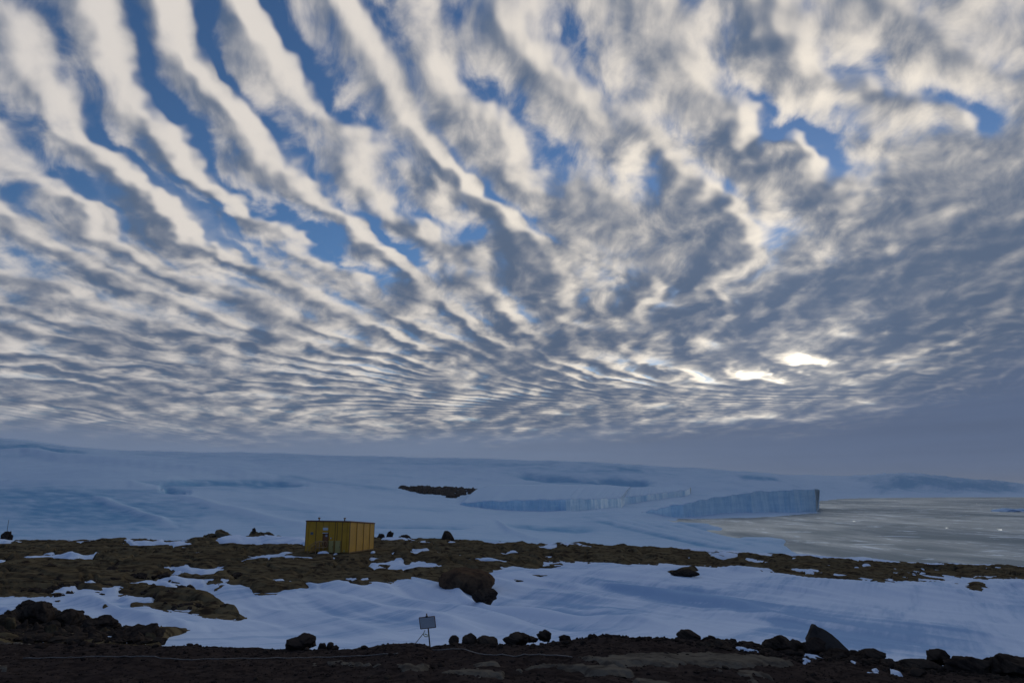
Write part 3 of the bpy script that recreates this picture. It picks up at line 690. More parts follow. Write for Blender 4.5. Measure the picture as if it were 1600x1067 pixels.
B = [
 (441, 494, 990, 1015, 12.0, 3, 'large rounded dark boulder with an overhanging right side, left of the white sign', {}),
 (496, 511, 1004, 1016, 12.0, 5, 'small pointed dark rock leaning just right of the large rounded boulder', {}),
 (509, 522, 1003, 1017, 12.05, 6, 'small upright rounded rock, right one of the pair beside the big boulder', {}),
 (700, 717, 992, 1008, 12.1, 8, 'round dark stone on the crest just right of the sign', {}),
 (721, 747, 989, 1010, 12.1, 9, 'blocky dark boulder, second right of the sign on the crest', {}),
 (742, 779, 994, 1011, 12.15, 10, 'long low brown boulder lying against the blocky one right of the sign', {}),
 (785, 829, 988, 1009, 12.0, 11, 'wide humped boulder with a shadowed underside on the crest', {}),
 (838, 862, 983, 1001, 12.2, 12, 'egg-shaped dark boulder standing proud on the crest right of the humped one', {}),
 (822, 842, 994, 1003, 12.2, 13, 'small dark stone in the gap between humped and egg-shaped boulders', {}),
 (873, 893, 992, 1003, 12.1, 14, 'low flat-topped dark stone at the left foot of the gravel mound', {}),
 (1058, 1096, 983, 1003, 12.1, 15, 'domed grey boulder with a pale right flank at the right end of the gravel mound', {}),
 (1100, 1127, 992, 1006, 12.0, 16, 'jagged dark rock right of the domed grey boulder', {'cuts': 14, 'rnd': .5, 'rough': .14}),
 (1134, 1152, 997, 1012, 12.0, 17, 'spiky little dark rock on the crest above a snow patch', {'cuts': 14, 'rnd': .5, 'rough': .16}),
 (1153, 1190, 1003, 1018, 11.9, 18, 'low jagged dark rock below the dip of the crest', {'cuts': 14, 'rnd': .55, 'rough': .12}),
 (1192, 1240, 993, 1020, 12.0, 19, 'broad lumpy dark rock pile block left of the big pointed slab', {'rough': .12}),
 (1232, 1262, 999, 1020, 11.9, 20, 'dark rock filling the gap before the big pointed slab', {'rough': .12}),
 (1256, 1290, 996, 1022, 11.6, 22, 'dark blocky stone propping the left foot of the pointed slab', {}),
 (1290, 1336, 1015, 1036, 11.4, 23, 'rough dark stone under the right foot of the pointed slab', {'rough': .12}),
 (1345, 1388, 1013, 1036, 11.5, 24, 'humped dark boulder right of the pointed slab', {'rough': .1}),
 (1374, 1402, 1029, 1046, 11.2, 25, 'low grey round stone in front of the humped dark boulder', {}),
 (1398, 1470, 1029, 1052, 11.4, 26, 'long low black ledge of rock on the right crest', {'depth': .4, 'cuts': 14}),
 (1453, 1482, 1013, 1036, 11.6, 27, 'upright rounded stone perched on the long black ledge', {}),
 (1478, 1553, 1026, 1056, 11.3, 28, 'long flat-topped dark block at the right with a squared end', {'depth': .5, 'cuts': 16, 'rnd': .55}),
 (1556, 1625, 1023, 1062, 11.2, 29, 'brown slanted boulder at the right edge of the foreground', {}),
 (1420, 1445, 1044, 1056, 10.6, 30, 'small dark stone in front of the long black ledge', {}),
 (34, 54, 994, 1009, 12.2, 31, 'squarish grey stone at the left on pale bedrock', {'cuts': 16, 'rnd': .5}),
 (26, 82, 939, 984, 34, 32, 'large rounded brown boulder at the left end of the low ridge', {}),
 (72, 126, 952, 984, 35, 33, 'brown boulder split by snow-filled cracks beside the large rounded one', {'cuts': 14, 'rnd': .55}),
 (122, 182, 962, 990, 33, 34, 'long brown humped block on the low left ridge', {'cuts': 14}),
 (180, 252, 975, 1002, 30, 35, 'dark flat slab-like block at the right end of the low left ridge', {'cuts': 16, 'rnd': .5, 'depth': .7}),
 (-30, 22, 960, 985, 30, 36, 'dark low rock at the left frame edge on the ridge', {}),
 (118, 131, 953, 961, 42, 37, 'small dark stone alone on the snow above the low left ridge', {}),
 (233, 260, 996, 1006, 22, 38, 'thin arched dark rock at the ridge tip on the snow', {}),
 (684, 773, 889, 917, 70, 40, 'big reddish-brown dome of rock in the wind scoop', {'mat': M_BOULR, 'cuts': 6, 'rnd': .75, 'rough': .05, 'embed': .6, 'depth': 1.2}),
 (736, 778, 918, 936, 63, 41, 'dark boulder lying in the hollow below the reddish dome', {'embed': .6}),
 (689, 710, 829, 849, 138, 42, 'round dark boulder standing on the outcrop crest right of the yellow hut', {'rough': .04}),
 (602, 615, 829, 848, 139, 43, 'dark block on the snow behind the right side of the hut', {'cuts': 15, 'rnd': .5}),
 (587, 602, 833, 848, 139, 44, 'low dark rock touching the right back of the hut', {}),
 (622, 642, 835, 848, 139, 45, 'flat dark rock on the crest between the hut and the round boulder', {}),
 (-2, 19, 829, 850, 137, 46, 'dark boulder with a thin mast at the left frame edge', {}),
 (322, 378, 827, 852, 139, 47, 'dark domed rock hump left of the hut with snow at its foot', {'cuts': 14, 'rnd': .5, 'depth': .6, 'rough': .14, 'mat': M_ROCK, 'embed': .5}),
 (376, 440, 829, 851, 141, 48, 'low dark rock hump between the domed hump and the hut', {'depth': .5, 'cuts': 14, 'rnd': .5, 'rough': .16, 'mat': M_ROCK, 'embed': .8}),
 (300, 338, 833, 852, 137, 51, 'dark shelving rock left of the domed hump', {'depth': .6, 'cuts': 14, 'rnd': .5, 'rough': .16, 'mat': M_ROCK, 'embed': .8}),
 (393, 400, 824, 832, 141, 52, 'tiny round stone on top of the low rock hump left of the hut', {}),
 (1046, 1094, 889, 900, 92, 53, 'low brown rock back breaking through the snow under the strip of outcrop', {'cuts': 5, 'rnd': .8, 'depth': .35}),
]
for (x0, x1, yt, yb, Y, sd_, lab, kw) in B:
    if 16 < Y < 130: Y = hit((x0 + x1)/2, yb, lambda x, y: base_z(x, y), 14, 150)[1]
    big_ = (x1 - x0) > 30
    boulder(x0, x1, yt, yb, Y, sd_, lab, sub=5 if big_ else 4, **kw)
# the big pointed slab: a tilted plate of grey rock
def slab():
    pts = [(1262, 1001), (1270, 990), (1279, 977), (1284, 982), (1291, 984), (1303, 992), (1312, 1000), (1331, 1021), (1330, 1028), (1318, 1027), (1300, 1022), (1280, 1014), (1268, 1010)]
    Y0 = 11.7; bm = bmesh.new(); c = world(1297, 1024, Y0); fr_, bk = [], []
    for (a, d) in pts:
        x, y, z = world(a, d, Y0); t_ = (z - c[2]); fr_.append(bm.verts.new((float(x - c[0]), float(-.06 + t_*.45), float(t_))))
        bk.append(bm.verts.new((float((x - c[0])*.96 + .03), float(.14 + t_*.45), float(t_*.94))))
    bm.faces.new(fr_); bm.faces.new(bk[::-1])
    n_ = len(pts)
    for i in range(n_): bm.faces.new((fr_[i], bk[i], bk[(i + 1) % n_], fr_[(i + 1) % n_]))
    bmesh.ops.recalc_face_normals(bm, faces=bm.faces); bmesh.ops.triangulate(bm, faces=bm.faces)
    bmesh.ops.bevel(bm, geom=[e for e in bm.edges if e.calc_face_angle(0) > .5], offset=.012, segments=2, affect='EDGES')
    bmesh.ops.triangulate(bm, faces=bm.faces)
    bmesh.ops.subdivide_edges(bm, edges=bm.edges, cuts=3, use_grid_fill=True)
    for v in bm.verts:
        k = fbm(np.array([v.co.x*5 + v.co.y*3]), np.array([v.co.z*5 - v.co.y*2]), 4, 77)[0]; v.co += v.normal*k*.014
    me = bpy.data.meshes.new('pointed_slab'); bm.to_mesh(me); bm.free(); me.materials.append(M_GREYR)
    o = bpy.data.objects.new('pointed_slab', me); fcol(o); o.location = tuple(float(v) for v in c)
    tag(o, 'big grey angular slab tilted to a point, tallest rock of the right foreground', 'boulder')
slab()
# smaller stones lying along the shoulder
rs = np.random.RandomState(5)
lib = []
for k in range(8):
    V, F = rock_shape(400 + k, 2 if k < 5 else 3, 12, .6, .10); lib.append(mesh_np('cobble', V, F, M_BOUL, smooth=True))
n_c = 0
while n_c < 120:
    px0 = rs.uniform(-10, 1610) if rs.rand() < .45 else rs.uniform(1080, 1610)
    if rs.rand() < .22: Yc = rs.uniform(7.6, 11.5)
    else: Yc = rs.uniform(11.3, 12.15)
    x = (px0 - 800)/1067/1.072*Yc; z = float(gravel_z(np.array(x), np.array(Yc)))
    s_ = rs.uniform(.03, .065)*(1.5 if px0 > 1120 and rs.rand() < .6 else 1)*(.7 if Yc < 11 else 1)
    o = bpy.data.objects.new('cobble', lib[rs.randint(8)]); fcol(o); o.location = (x, Yc, z + s_*.25)
    o.scale = (s_*rs.uniform(.9, 1.5), s_*rs.uniform(.8, 1.2), s_*rs.uniform(.55, .95)); o.rotation_euler = (rs.uniform(-.3, .3), rs.uniform(-.3, .3), rs.uniform(0, 6.3))
    reg = [(440, 'left of the large rounded boulder'), (655, 'between the large rounded boulder and the sign'), (860, 'between the sign and the gravel mound'), (1060, 'on the gravel mound'), (1255, 'between the domed grey boulder and the pointed slab'), (1400, 'just right of the pointed slab'), (9999, 'near the long black ledge at the right')]
    wh = next(w for lim, w in reg if px0 < lim)
    tag(o, 'small dark loose stone ' + wh, 'stone', 'small dark loose stones ' + wh); n_c += 1
# gravel: loose little stones, one mass
def stone_mass(name, n, xy, size, zf, mat, label, sub=1, parent=None):
    V0, F0 = ICO[sub]; xs, ys = xy; n = len(xs); zs = zf(xs, ys)
    sc_ = size[:, None]*rs.uniform(.6, 1.3, (n, 3))*np.array([1.1, 1, .65]); a = rs.uniform(0, 6.3, n)
    jit = 1 + rs.uniform(-.28, .28, (n, len(V0), 1)); V = V0[None]*jit*sc_[:, None, :]
    ca, sa = np.cos(a)[:, None], np.sin(a)[:, None]
    V = np.stack([V[..., 0]*ca - V[..., 1]*sa, V[..., 0]*sa + V[..., 1]*ca, V[..., 2]], -1) + np.stack([xs, ys, zs + size*.15], -1)[:, None, :]
    F = (F0[None] + (np.arange(n)*len(V0))[:, None, None]).reshape(-1, 3)
    o = obj_np(name, V.reshape(-1, 3), F, mat, smooth=False, parent=parent); tag(o, label, kind='stuff'); return o
n = 15000; Yg = 5.5 + 6.7*rs.rand(n)**.8; Xg = rs.uniform(-.86, .86, n)*Yg
sg = np.clip(.006*np.exp(rs.normal(0, .55, n)), .004, .035)*np.clip(Yg/8, .8, 1.6)
stone_mass('gravel', n, (Xg, Yg), sg, gravel_z, M_STONE, 'loose dark brown gravel scattered over the foreground shoulder')
# rubble heaped on the right shoulder and in the broken ground at the left of the outcrop
n = 1500; Yg = rs.uniform(10.8, 12.4, n); pg = rs.uniform(1090, 1640, n); Xg = (pg - 800)/1067/1.072*Yg
stone_mass('rubble', n, (Xg, Yg), np.clip(.022*np.exp(rs.normal(0, .5, n)), .01, .08), gravel_z, M_BOUL, 'dark broken rubble heaped along the right part of the shoulder', sub=2)
n = 500; Yg = rs.uniform(11.5, 12.3, n); pg = rs.uniform(690, 1100, n); Xg = (pg - 800)/1067/1.072*Yg
stone_mass('rubble', n, (Xg, Yg), np.clip(.018*np.exp(rs.normal(0, .5, n)), .008, .05), gravel_z, M_BOUL, 'dark rubble along the crest behind the sign', sub=1)
def bz_of(x, y):
    x = np.asarray(x, float); y = np.asarray(y, float); z = base_z(x, y); return z + .25*np.clip(y/90, .3, 1)
n = 900; pg = rs.normal(130, 110, n); Yg = rs.uniform(48, 88, n); Xg = (pg - 800)/1067/1.045*Yg
qx_, qy_ = pix(Xg, Yg, base_z(Xg, Yg)); ok = samp(R, qx_, qy_) > 4
stone_mass('rubble', n, (Xg[ok], Yg[ok]), np.clip(.20*np.exp(rs.normal(0, .5, ok.sum())), .1, .6), bz_of, M_BOUL, 'black broken boulders strewn over the left part of the outcrop', sub=2)

n = 5000; pg = rs.uniform(-40, 265, n); Yg = rs.uniform(17, 48, n); Xg = (pg - 800)/1067/1.05*Yg
qx_, qy_ = pix(Xg, Yg, base_z(Xg, Yg)); ok = samp(R2F, qx_, qy_) > 3
stone_mass('rubble', n, (Xg[ok], Yg[ok]), np.clip(.09*np.exp(rs.normal(0, .6, ok.sum())), .04, .38)*Yg[ok]/35, bz_of, M_BOUL, 'dark broken rubble between the boulders of the low left ridge', sub=2)
rp = [(-10, 30, 964, 990), (18, 44, 968, 992), (44, 70, 972, 994), (66, 92, 974, 996), (96, 124, 976, 996), (126, 150, 978, 998), (150, 176, 980, 999), (174, 200, 984, 1001), (198, 226, 986, 1003), (222, 244, 988, 1004), (0, 26, 952, 972), (60, 84, 946, 964), (84, 104, 954, 972), (104, 128, 960, 976), (150, 170, 966, 980), (244, 262, 984, 996)]
whr = ['beside the frame edge', 'beside the large rounded boulder', 'in front of the large rounded boulder', 'in front of the split boulder', 'at the foot of the split boulder', 'in front of the long humped block', 'below the middle of the long humped block', 'between the humped and slab-like blocks', 'in front of the slab-like block', 'near the tip of the ridge', 'on the snow at the frame edge', 'on top of the ridge beside the rounded boulder', 'just behind the split boulder', 'behind the humped block', 'on the crest of the humped block', 'at the very tip of the low left ridge']
for k, ((a, c, d, e), wl) in enumerate(zip(rp, whr)):
    Yr = hit((a + c)/2, e, lambda x, y: base_z(x, y), 14, 150)[1]
    boulder(a, c, d, e, Yr, 500 + k, 'angular dark rock ' + wl, cuts=16, rnd=.48, rough=.12, embed=.5, mat=M_BOUL if k % 3 else M_ROCK)
# ------------------------------------------------------------ nunatak: dark boulder field on the glacier
NUN = [(617, 761), (640, 760), (700, 762), (761, 766), (757, 769), (735, 771), (722, 773), (715, 776), (706, 778), (690, 773), (660, 770), (636, 765)]
fN = sdf(NUN, 20); Xn, Yn, Sn = [], [], []
while len(Xn) < 420:
    a, c = rs.uniform(615, 763), rs.uniform(759, 779)
    if samp(fN, np.array(a), np.array(c)) > 0 and rs.rand() > .25 + .3*(math.sin(a*.3 + c*.9) > .4):
        x, y, z = hit(a, c, lambda x, y: base_z(x, y), 900, 4500, 300); Xn.append(x); Yn.append(y); Sn.append(rs.uniform(3.0, 8.5))
stone_mass('moraine', 0, (np.array(Xn), np.array(Yn)), np.array(Sn), base_z, M_BOUL, 'dark boulder field lying on the pale glacier above the flat ice shelf', sub=2)

# ------------------------------------------------------------ ice cliffs
def ice_material():
    m, b_, p = new_mat('cliff_ice'); P_ = gpos(b_); x, y, z = b_.sep(P_)
    n1 = b_.noise(b_.comb(x/9, y/9, z/60), 1.0, 6.0, .65); n2 = b_.noise(b_.comb(x/60, y/60, z/7), 1.0, 4.0, .6)
    c = b_.mix(b_.sstep(n1*.7 + n2*.4, .40, .68), (.36, .59, .75), (.54, .74, .86))
    b_.put(p.inputs['Base Color'], c); p.inputs['Roughness'].default_value = .6; p.inputs['Specular IOR Level'].default_value = .25
    bump(b_, p, n1 + n2*.4, .4, 1.5); return m
M_ICE = ice_material()
def ice_cliff(name, front, back, label, n=420, foot=-6):
    f = np.array(front, float); bk = np.array(back, float); s_ = np.linspace(0, 1, n)
    def lineof(a, col):
        d = np.r_[0, np.cumsum(np.abs(np.diff(a[:, 0])))]; return np.interp(s_, d/d[-1], a[:, col])
    fp, ft, fb, fY = (lineof(f, k) for k in range(4)); bp, bt, bY = (lineof(bk, k) for k in range(3))
    x0, y0, zt = world(fp, ft, fY); _, _, zb = world(fp, fb, fY); xb, yb, zbk = world(bp, bt, bY)
    L = np.r_[0, np.cumsum(np.hypot(np.diff(x0), np.diff(y0)))]
    rows = []
    for t_ in (0, .12, .25, .4, .55, .7, .82, .92, 1):      # wall rows from the foot to the rim
        zz = (zb + foot)*(1 - t_) + zt*t_
        o_ = fbm(L/38, L*0 + t_*.5, 4, 401)*3.5 + fbm(L/9, L*0 + t_*.9, 3, 411)*.9 + np.abs(fbm(L/150, L*0 + 3, 2, 421))*16 + t_*2.5
        rows.append(np.stack([x0, y0 + o_, zz + (fbm(L/45, L*0, 5, 431)*2.2 if t_ == 1 else 0)], -1))
    r0 = rows[-1]
    for t_ in (.01, .05, .12, .22, .35, .5, .65, .8, .92, 1):
        q_ = r0*(1 - t_) + np.stack([xb, yb, zbk], -1)*t_; q_[:, 2] += math.sin(math.pi*t_)*2 + (1.2 if t_ < .2 else 0); rows.append(q_)
    rb = rows[-1].copy(); rb[:, 2] = foot; rb[:, 1] += 15; rows.append(rb)
    V = np.array(rows).reshape(-1, 3); F = grid_faces(len(rows), n)
    m_ = len(rows); idx = np.arange(m_*n).reshape(m_, n)
    # close both ends
    e1 = [[idx[i, -1], idx[i + 1, -1], idx[m_ - 1, -1], idx[0, -1]] for i in range(1, m_ - 2)]; e0 = [[idx[0, 0], idx[m_ - 1, 0], idx[i + 1, 0], idx[i, 0]] for i in range(1, m_ - 2)]
    F = np.concatenate([F, np.array(e1), np.array(e0)])
    me = mesh_np(name, V, F, M_ICE, attrs={'ice': np.full(len(V), -.3)}); me.materials.append(M_GLAC)
    mi = np.zeros(len(F), np.int32); k = (n - 1)*8; mi[k:(m_ - 1)*(n - 1)] = 1; me.polygons.foreach_set('material_index', mi)
    sharp = me.attributes.new('sharp_face', 'BOOLEAN', 'FACE'); sv = np.zeros(len(F), bool); sv[:k] = True; sharp.data.foreach_set('value', sv)
    o = bpy.data.objects.new(name, me); fcol(o); tag(o, label, 'ice cliff'); return o
ice_cliff('ice_cliff', [(716, 790, 797, 1420), (724, 786, 797, 1410), (762, 784, 799, 1390), (847, 781, 802, 1370), (884, 780.5, 802, 1380), (930, 779.5, 799, 1520), (970, 778.3, 793.5, 1750)],
          [(745, 764, 1900), (765, 758, 2150), (850, 756.5, 2300), (930, 758, 2400), (985, 760, 2500)], 'long blue ice wall of the flat ice shelf below the dark boulder field')
ice_cliff('ice_cliff', [(970, 777.5, 790, 1950), (1010, 773.5, 789, 2150), (1050, 768.5, 787, 2450), (1073, 765.5, 785.5, 2650), (1079, 762.5, 780, 2850)],
          [(975, 761, 2500), (1020, 760.5, 2700), (1060, 761, 2900), (1079.5, 761.5, 3000)], 'tapering ice wall ending in a sharp prow, left of the tall ice tongue', n=200)
ice_cliff('ice_tongue', [(1002, 802.2, 803.8, 1290), (1030, 796, 807, 1180), (1050, 790.5, 809.5, 1115), (1070, 787.5, 810.5, 1095), (1119, 777.5, 807.5, 1170), (1187, 768.3, 803.5, 1290), (1242, 765.6, 801, 1375), (1275, 765, 799.5, 1430)],
          [(1004, 800.5, 1480), (1034, 794, 1420), (1056, 788.5, 1400), (1080, 784.8, 1400), (1125, 776, 1480), (1190, 767.6, 1600), (1244, 765.3, 1700), (1281, 765.6, 1720)], 'tall wedge-shaped ice tongue jutting into the slushy sea', n=520)
# snow drifted against the foot of the tongue
def apron():
    bk = [(1112, 798, 1215), (1135, 799, 1215), (1180, 799.5, 1290), (1235, 800, 1370), (1276, 799.5, 1420)]; fr_ = [(1040, 812, 1030), (1090, 812, 1030), (1180, 811.5, 1040), (1230, 810, 1070), (1290, 803, 1290)]
    a, c = np.array(bk, float), np.array(fr_, float); n_ = 60; s_ = np.linspace(0, 1, n_); u_ = np.linspace(0, 1, len(bk)); V = []
    for t_ in np.linspace(0, 1, 14):
        A_ = np.array([np.interp(s_, u_, a[:, k]) for k in range(3)]); C_ = np.array([np.interp(s_, u_, c[:, k]) for k in range(3)])
        q_ = C_*(1 - t_) + A_*t_; x, y, z = world(q_[0], q_[1], q_[2]); zc = world(*C_)[2]*0 - .6
        za = world(A_[0], A_[1], A_[2])[2]; z = zc*(1 - t_) + za*t_**2 + fbm(x/30, y/30, 2, 5)*.5*t_
        V.append(np.stack([x, y, z], -1))
    V = np.array(V).reshape(-1, 3); o = obj_np('snow_apron', V, grid_faces(14, n_), M_GLAC, attrs={'ice': np.full(len(V), -.45)}); tag(o, 'white snow drifted on sea ice along the foot of the ice tongue', kind='structure')
apron()
def floe(px, py, w, h_, label, seed):
    x, y, z = hit(px, py, lambda x, y: x*0, 300, 8000); V, F = rock_shape(seed, 4, 6, .7, .12); V = V*np.array([w, w*.7, h_])
    o = obj_np('ice_floe', V, F, M_GLAC, attrs={'ice': np.full(len(V), -.2)}); o.location = (x, y, 0); tag(o, label, 'ice floe')
floe(1575, 799, 36, 7, 'low rounded white ice mound in the sea at the right frame edge', 61)
floe(1598, 797.5, 20, 5, 'smaller white ice lump touching the right frame edge', 62)

# ============================================================ yellow hut
M_YEL = flat_mat('yellow_panel_paint', (.50, .26, .005), .55, var=.10, scale_=.8)
M_YEL2 = flat_mat('dark_yellow_trim', (.16, .085, .014), .6)
M_CORE = flat_mat('dark_joint', (.05, .03, .012), .8)
M_PALEG = flat_mat('pale_green_door_paint', (.40, .33, .11), .5, var=.06)
M_ROOF = flat_mat('rusty_roof_edge', (.12, .04, .018), .7)
M_WOOD = flat_mat('weathered_timber', (.36, .22, .10), .8, var=.2)
M_DOOR = flat_mat('red_brown_door', (.17, .06, .014), .6)
M_WHITE = flat_mat('white_sheet', (.55, .60, .66), .5, var=.04)
M_DARKM = flat_mat('dark_metal', (.03, .03, .03), .5, .4)
M_GLASS, bb, pp = new_mat('window_glass'); pp.inputs['Base Color'].default_value = (.35, .40, .48, 1); pp.inputs['Roughness'].default_value = .12
def boxes(name, L, mat, parent=None, loc=None, bev=.008):
    bm = bmesh.new()
    for (x0, x1, y0, y1, z0, z1) in L:
        r = bmesh.ops.create_cube(bm, size=1.0)
        for v in r['verts']: v.co = Vector(((x0 + x1)/2 + v.co.x*(x1 - x0), (y0 + y1)/2 + v.co.y*(y1 - y0), (z0 + z1)/2 + v.co.z*(z1 - z0)))
    if bev: bmesh.ops.bevel(bm, geom=bm.edges[:], offset=bev, segments=1, affect='EDGES')
    me = bpy.data.meshes.new(name); bm.to_mesh(me); bm.free(); me.materials.append(mat)
    o = bpy.data.objects.new(name, me); fcol(o)
    if parent: o.parent = parent
    if loc: o.location = loc
    return o
def slope_top(o, z0):
    for v in o.data.vertices:
        if v.co.z > z0: v.co.z -= SL*max(0, v.co.y)
    return o
def tube(name, pts, r, mat, parent=None, n=8, loc=None):
    P_ = [Vector(p) for p in pts]; V, F = [], []
    for i, p in enumerate(P_):
        d = (P_[min(i + 1, len(P_) - 1)] - P_[max(i - 1, 0)]).normalized(); a = d.orthogonal().normalized() if abs(d.z) > .9 else d.cross(Vector((0, 0, 1))).normalized(); c = d.cross(a)
        for k in range(n): an = 2*math.pi*k/n; V.append(p + (a*math.cos(an) + c*math.sin(an))*(r[i] if isinstance(r, (list, tuple)) else r))
    for i in range(len(P_) - 1):
        for k in range(n): F.append((i*n + k, i*n + (k + 1) % n, (i + 1)*n + (k + 1) % n, (i + 1)*n + k))
    F.append(tuple(range(n))[::-1]); F.append(tuple(range((len(P_) - 1)*n, len(P_)*n)))
    me = bpy.data.meshes.new(name); me.from_pydata(V, [], F); me.update(); me.materials.append(mat); me.polygons.foreach_set('use_smooth', [True]*len(F))
    o = bpy.data.objects.new(name, me); fcol(o)
    if parent: o.parent = parent
    if loc: o.location = loc
    return o
def thing(name, label, cat, loc, group=None, rz=0):
    o = bpy.data.objects.new(name, None); fcol(o); o.location = loc; o.rotation_euler.z = rz; return tag(o, label, cat, group)
HX, HY = float(world(545, 864, 107)[0]), 107.0
PXM = 107/1067*.96                       # metres per photograph pixel on the front wall
RZ = math.radians(-18); W_, D_, H_ = 7.7, 7.4, 4.78; SL = .075     # roof falls to the back
hut = thing('field_hut', 'mustard yellow box-shaped panel hut standing on the brown outcrop', 'hut', (HX, HY, PADZ - .05), rz=RZ)
def fx(px): return (px - 545)/(545 - 476.2)*W_
def fz(py): return (864.3 - py)*PXM*1.02
slope_top(boxes('wall_core', [(-W_ + .05, -.05, .05, D_ - .05, .12, H_ - .16)], M_CORE, hut, bev=0), 2)
boxes('skid', [(-W_ + .1, -.1, .15, .4, 0, .12)], M_DARKM, hut)
for k_ in (.5, .97): boxes('skid', [(-W_ + .1, -.1, D_*k_ - .3, D_*k_, 0, .12)], M_DARKM, hut)
seams = [476.2, 480.6, 492.4, 503.4, 512.6, 522.4, 533.4, 541.0, 544.9]
for a, c in zip(seams[:-1], seams[1:]):
    xa, xb_ = max(fx(a), -W_) + .025, min(fx(c), 0) - .025
    if a == 503.4:   # the door bay: panel above the door and slim cheeks
        boxes('wall_panel', [(xa, xb_, -.035, .04, fz(833), H_ - .14)], M_YEL, hut); boxes('wall_panel', [(xa, xb_, -.035, .04, .14, fz(854.5))], M_YEL, hut)
    else: boxes('wall_panel', [(xa, xb_, -.035, .04, .14, H_ - .14)], M_YEL, hut)
rs2 = [0, D_*.27, D_*.55, D_*.81, D_]
for a, c in zip(rs2[:-1], rs2[1:]):
    slope_top(boxes('wall_panel', [(-.04, .035, a + .03, c - .03, .14, H_ - .14)], M_YEL, hut), 2)
    slope_top(boxes('wall_panel', [(-W_ - .035, -W_ + .04, a + .03, c - .03, .14, H_ - .14)], M_YEL, hut), 2)
for k in range(6): slope_top(boxes('wall_panel', [(-W_ + k*W_/6 + .03, -W_ + (k + 1)*W_/6 - .03, D_ - .04, D_ + .035, .14, H_ - .14)], M_YEL, hut), 2)
for (a, c) in ((0, 0), (-W_, 0), (0, D_), (-W_, D_)): slope_top(boxes('corner_post', [(a - .05, a + .05, c - .05, c + .05, .1, H_ - .145)], M_YEL2, hut), 2)
for k in range(3): boxes('rib', [(.037, .075, rs2[k + 1] - .05, rs2[k + 1] + .05, .14, H_ - .15 - SL*rs2[k + 1])], M_YEL2, hut, bev=.004)
for s_ in (492.4, 522.4, 533.4): boxes('rib', [(fx(s_) - .05, fx(s_) + .05, -.07, -.037, .14, H_ - .15)], M_YEL2, hut, bev=.004)
boxes('sill_beam', [(-W_ - .06, .06, -.075, -.038, .12, .30), (.038, .08, -.04, D_, .12, .30)], M_YEL2, hut, bev=.004)
slope_top(boxes('roof', [(-W_ - .10, .10, -.12, D_ + .10, H_ - .13, H_ + .02)], M_ROOF, hut), 2)
slope_top(boxes('roof_sheet', [(-W_ - .02, .02, -.04, D_ + .02, H_ + .022, H_ + .06)], M_YEL2, hut), 2)
for px_c in (493.2, 533.5):
    v_ = tube('roof_vent', [(fx(px_c), .5, H_), (fx(px_c), .5, H_ + .34)], .09, M_YEL2, hut); tube('cowl', [(fx(px_c), .5, H_ + .30), (fx(px_c), .5, H_ + .36), (fx(px_c), .5, H_ + .44), (fx(px_c), .5, H_ + .50)], [.10, .20, .20, .06], M_YEL2, v_)
d_ = boxes('door', [(fx(504.2), fx(511.8), .0, .045, fz(854), fz(833.6))], M_DOOR, hut)
boxes('window', [(fx(507.5), fx(510.5), -.02, -.002, fz(839.3), fz(836.2))], M_GLASS, d_, bev=0); boxes('handle', [(fx(505), fx(505.9), -.05, -.002, fz(845), fz(844.3))], M_DARKM, d_)
boxes('door_canopy', [(fx(503.6), fx(511.8), -.22, -.038, fz(834.2), fz(833.2))], M_WHITE, hut)
w_ = boxes('notice_board', [(fx(503.4), fx(511.3), -.09, -.037, fz(829.6), fz(825.6))], M_WHITE, hut)
boxes('name_strip', [(fx(504), fx(511.5), -.075, -.037, fz(823.8), fz(822.6))], flat_mat('pale_strip', (.36, .27, .10), .6), hut)
vn = boxes('wall_vent', [(fx(484.2), fx(488.2), -.12, -.037, fz(836.6), fz(832.8))], flat_mat('blue_grey_vent', (.16, .20, .22), .6), hut)
boxes('louvre', [(fx(484.5), fx(487.9), -.135, -.121, fz(833.6 + k), fz(833.2 + k)) for k in range(3)], M_DARKM, vn, bev=0)
for a, c in ((513.4, 521.4), (523.4, 532.2)):
    s_ = boxes('service_door', [(fx(a), fx(c), -.11, -.037, fz(862.6), fz(844.9))], M_PALEG, hut, bev=.01)
    boxes('panel_frame', [(fx(a) + .04, fx(a) + .08, -.125, -.111, fz(862), fz(845.5)), (fx(c) - .08, fx(c) - .04, -.125, -.111, fz(862), fz(845.5))], M_YEL2, s_, bev=0)
    boxes('latch', [(fx(c) - .2, fx(c) - .12, -.15, -.126, fz(854.5), fz(853))], M_DARKM, s_)
lm = tube('wall_lamp', [(fx(517.2), -.04, fz(841.3)), (fx(517.2), -.22, fz(841.3))], [.08, .11], M_WHITE, hut)
boxes('outlet_box', [(fx(537), fx(538.8), -.10, -.037, fz(861.5), fz(858))], M_PALEG, hut)
boxes('conduit', [(fx(525.3), fx(526.2), -.06, -.037, fz(844.8), fz(818))], M_YEL2, hut, bev=0)
st = thing('entrance_stairs', 'pale timber stairs with handrails climbing to the door of the yellow hut', 'stairs', (HX, HY, PADZ), rz=RZ)
lz = fz(855)
boxes('landing', [(fx(500), fx(512.5), -1.25, -.15, lz - .07, lz)], M_WOOD, st)
for k in range(4): boxes('step', [(fx(500) - .32*(k + 1), fx(500) - .32*k - .02, -1.2, -.2, lz - .2*(k + 1) - .05, lz - .2*(k + 1))], M_WOOD, st)
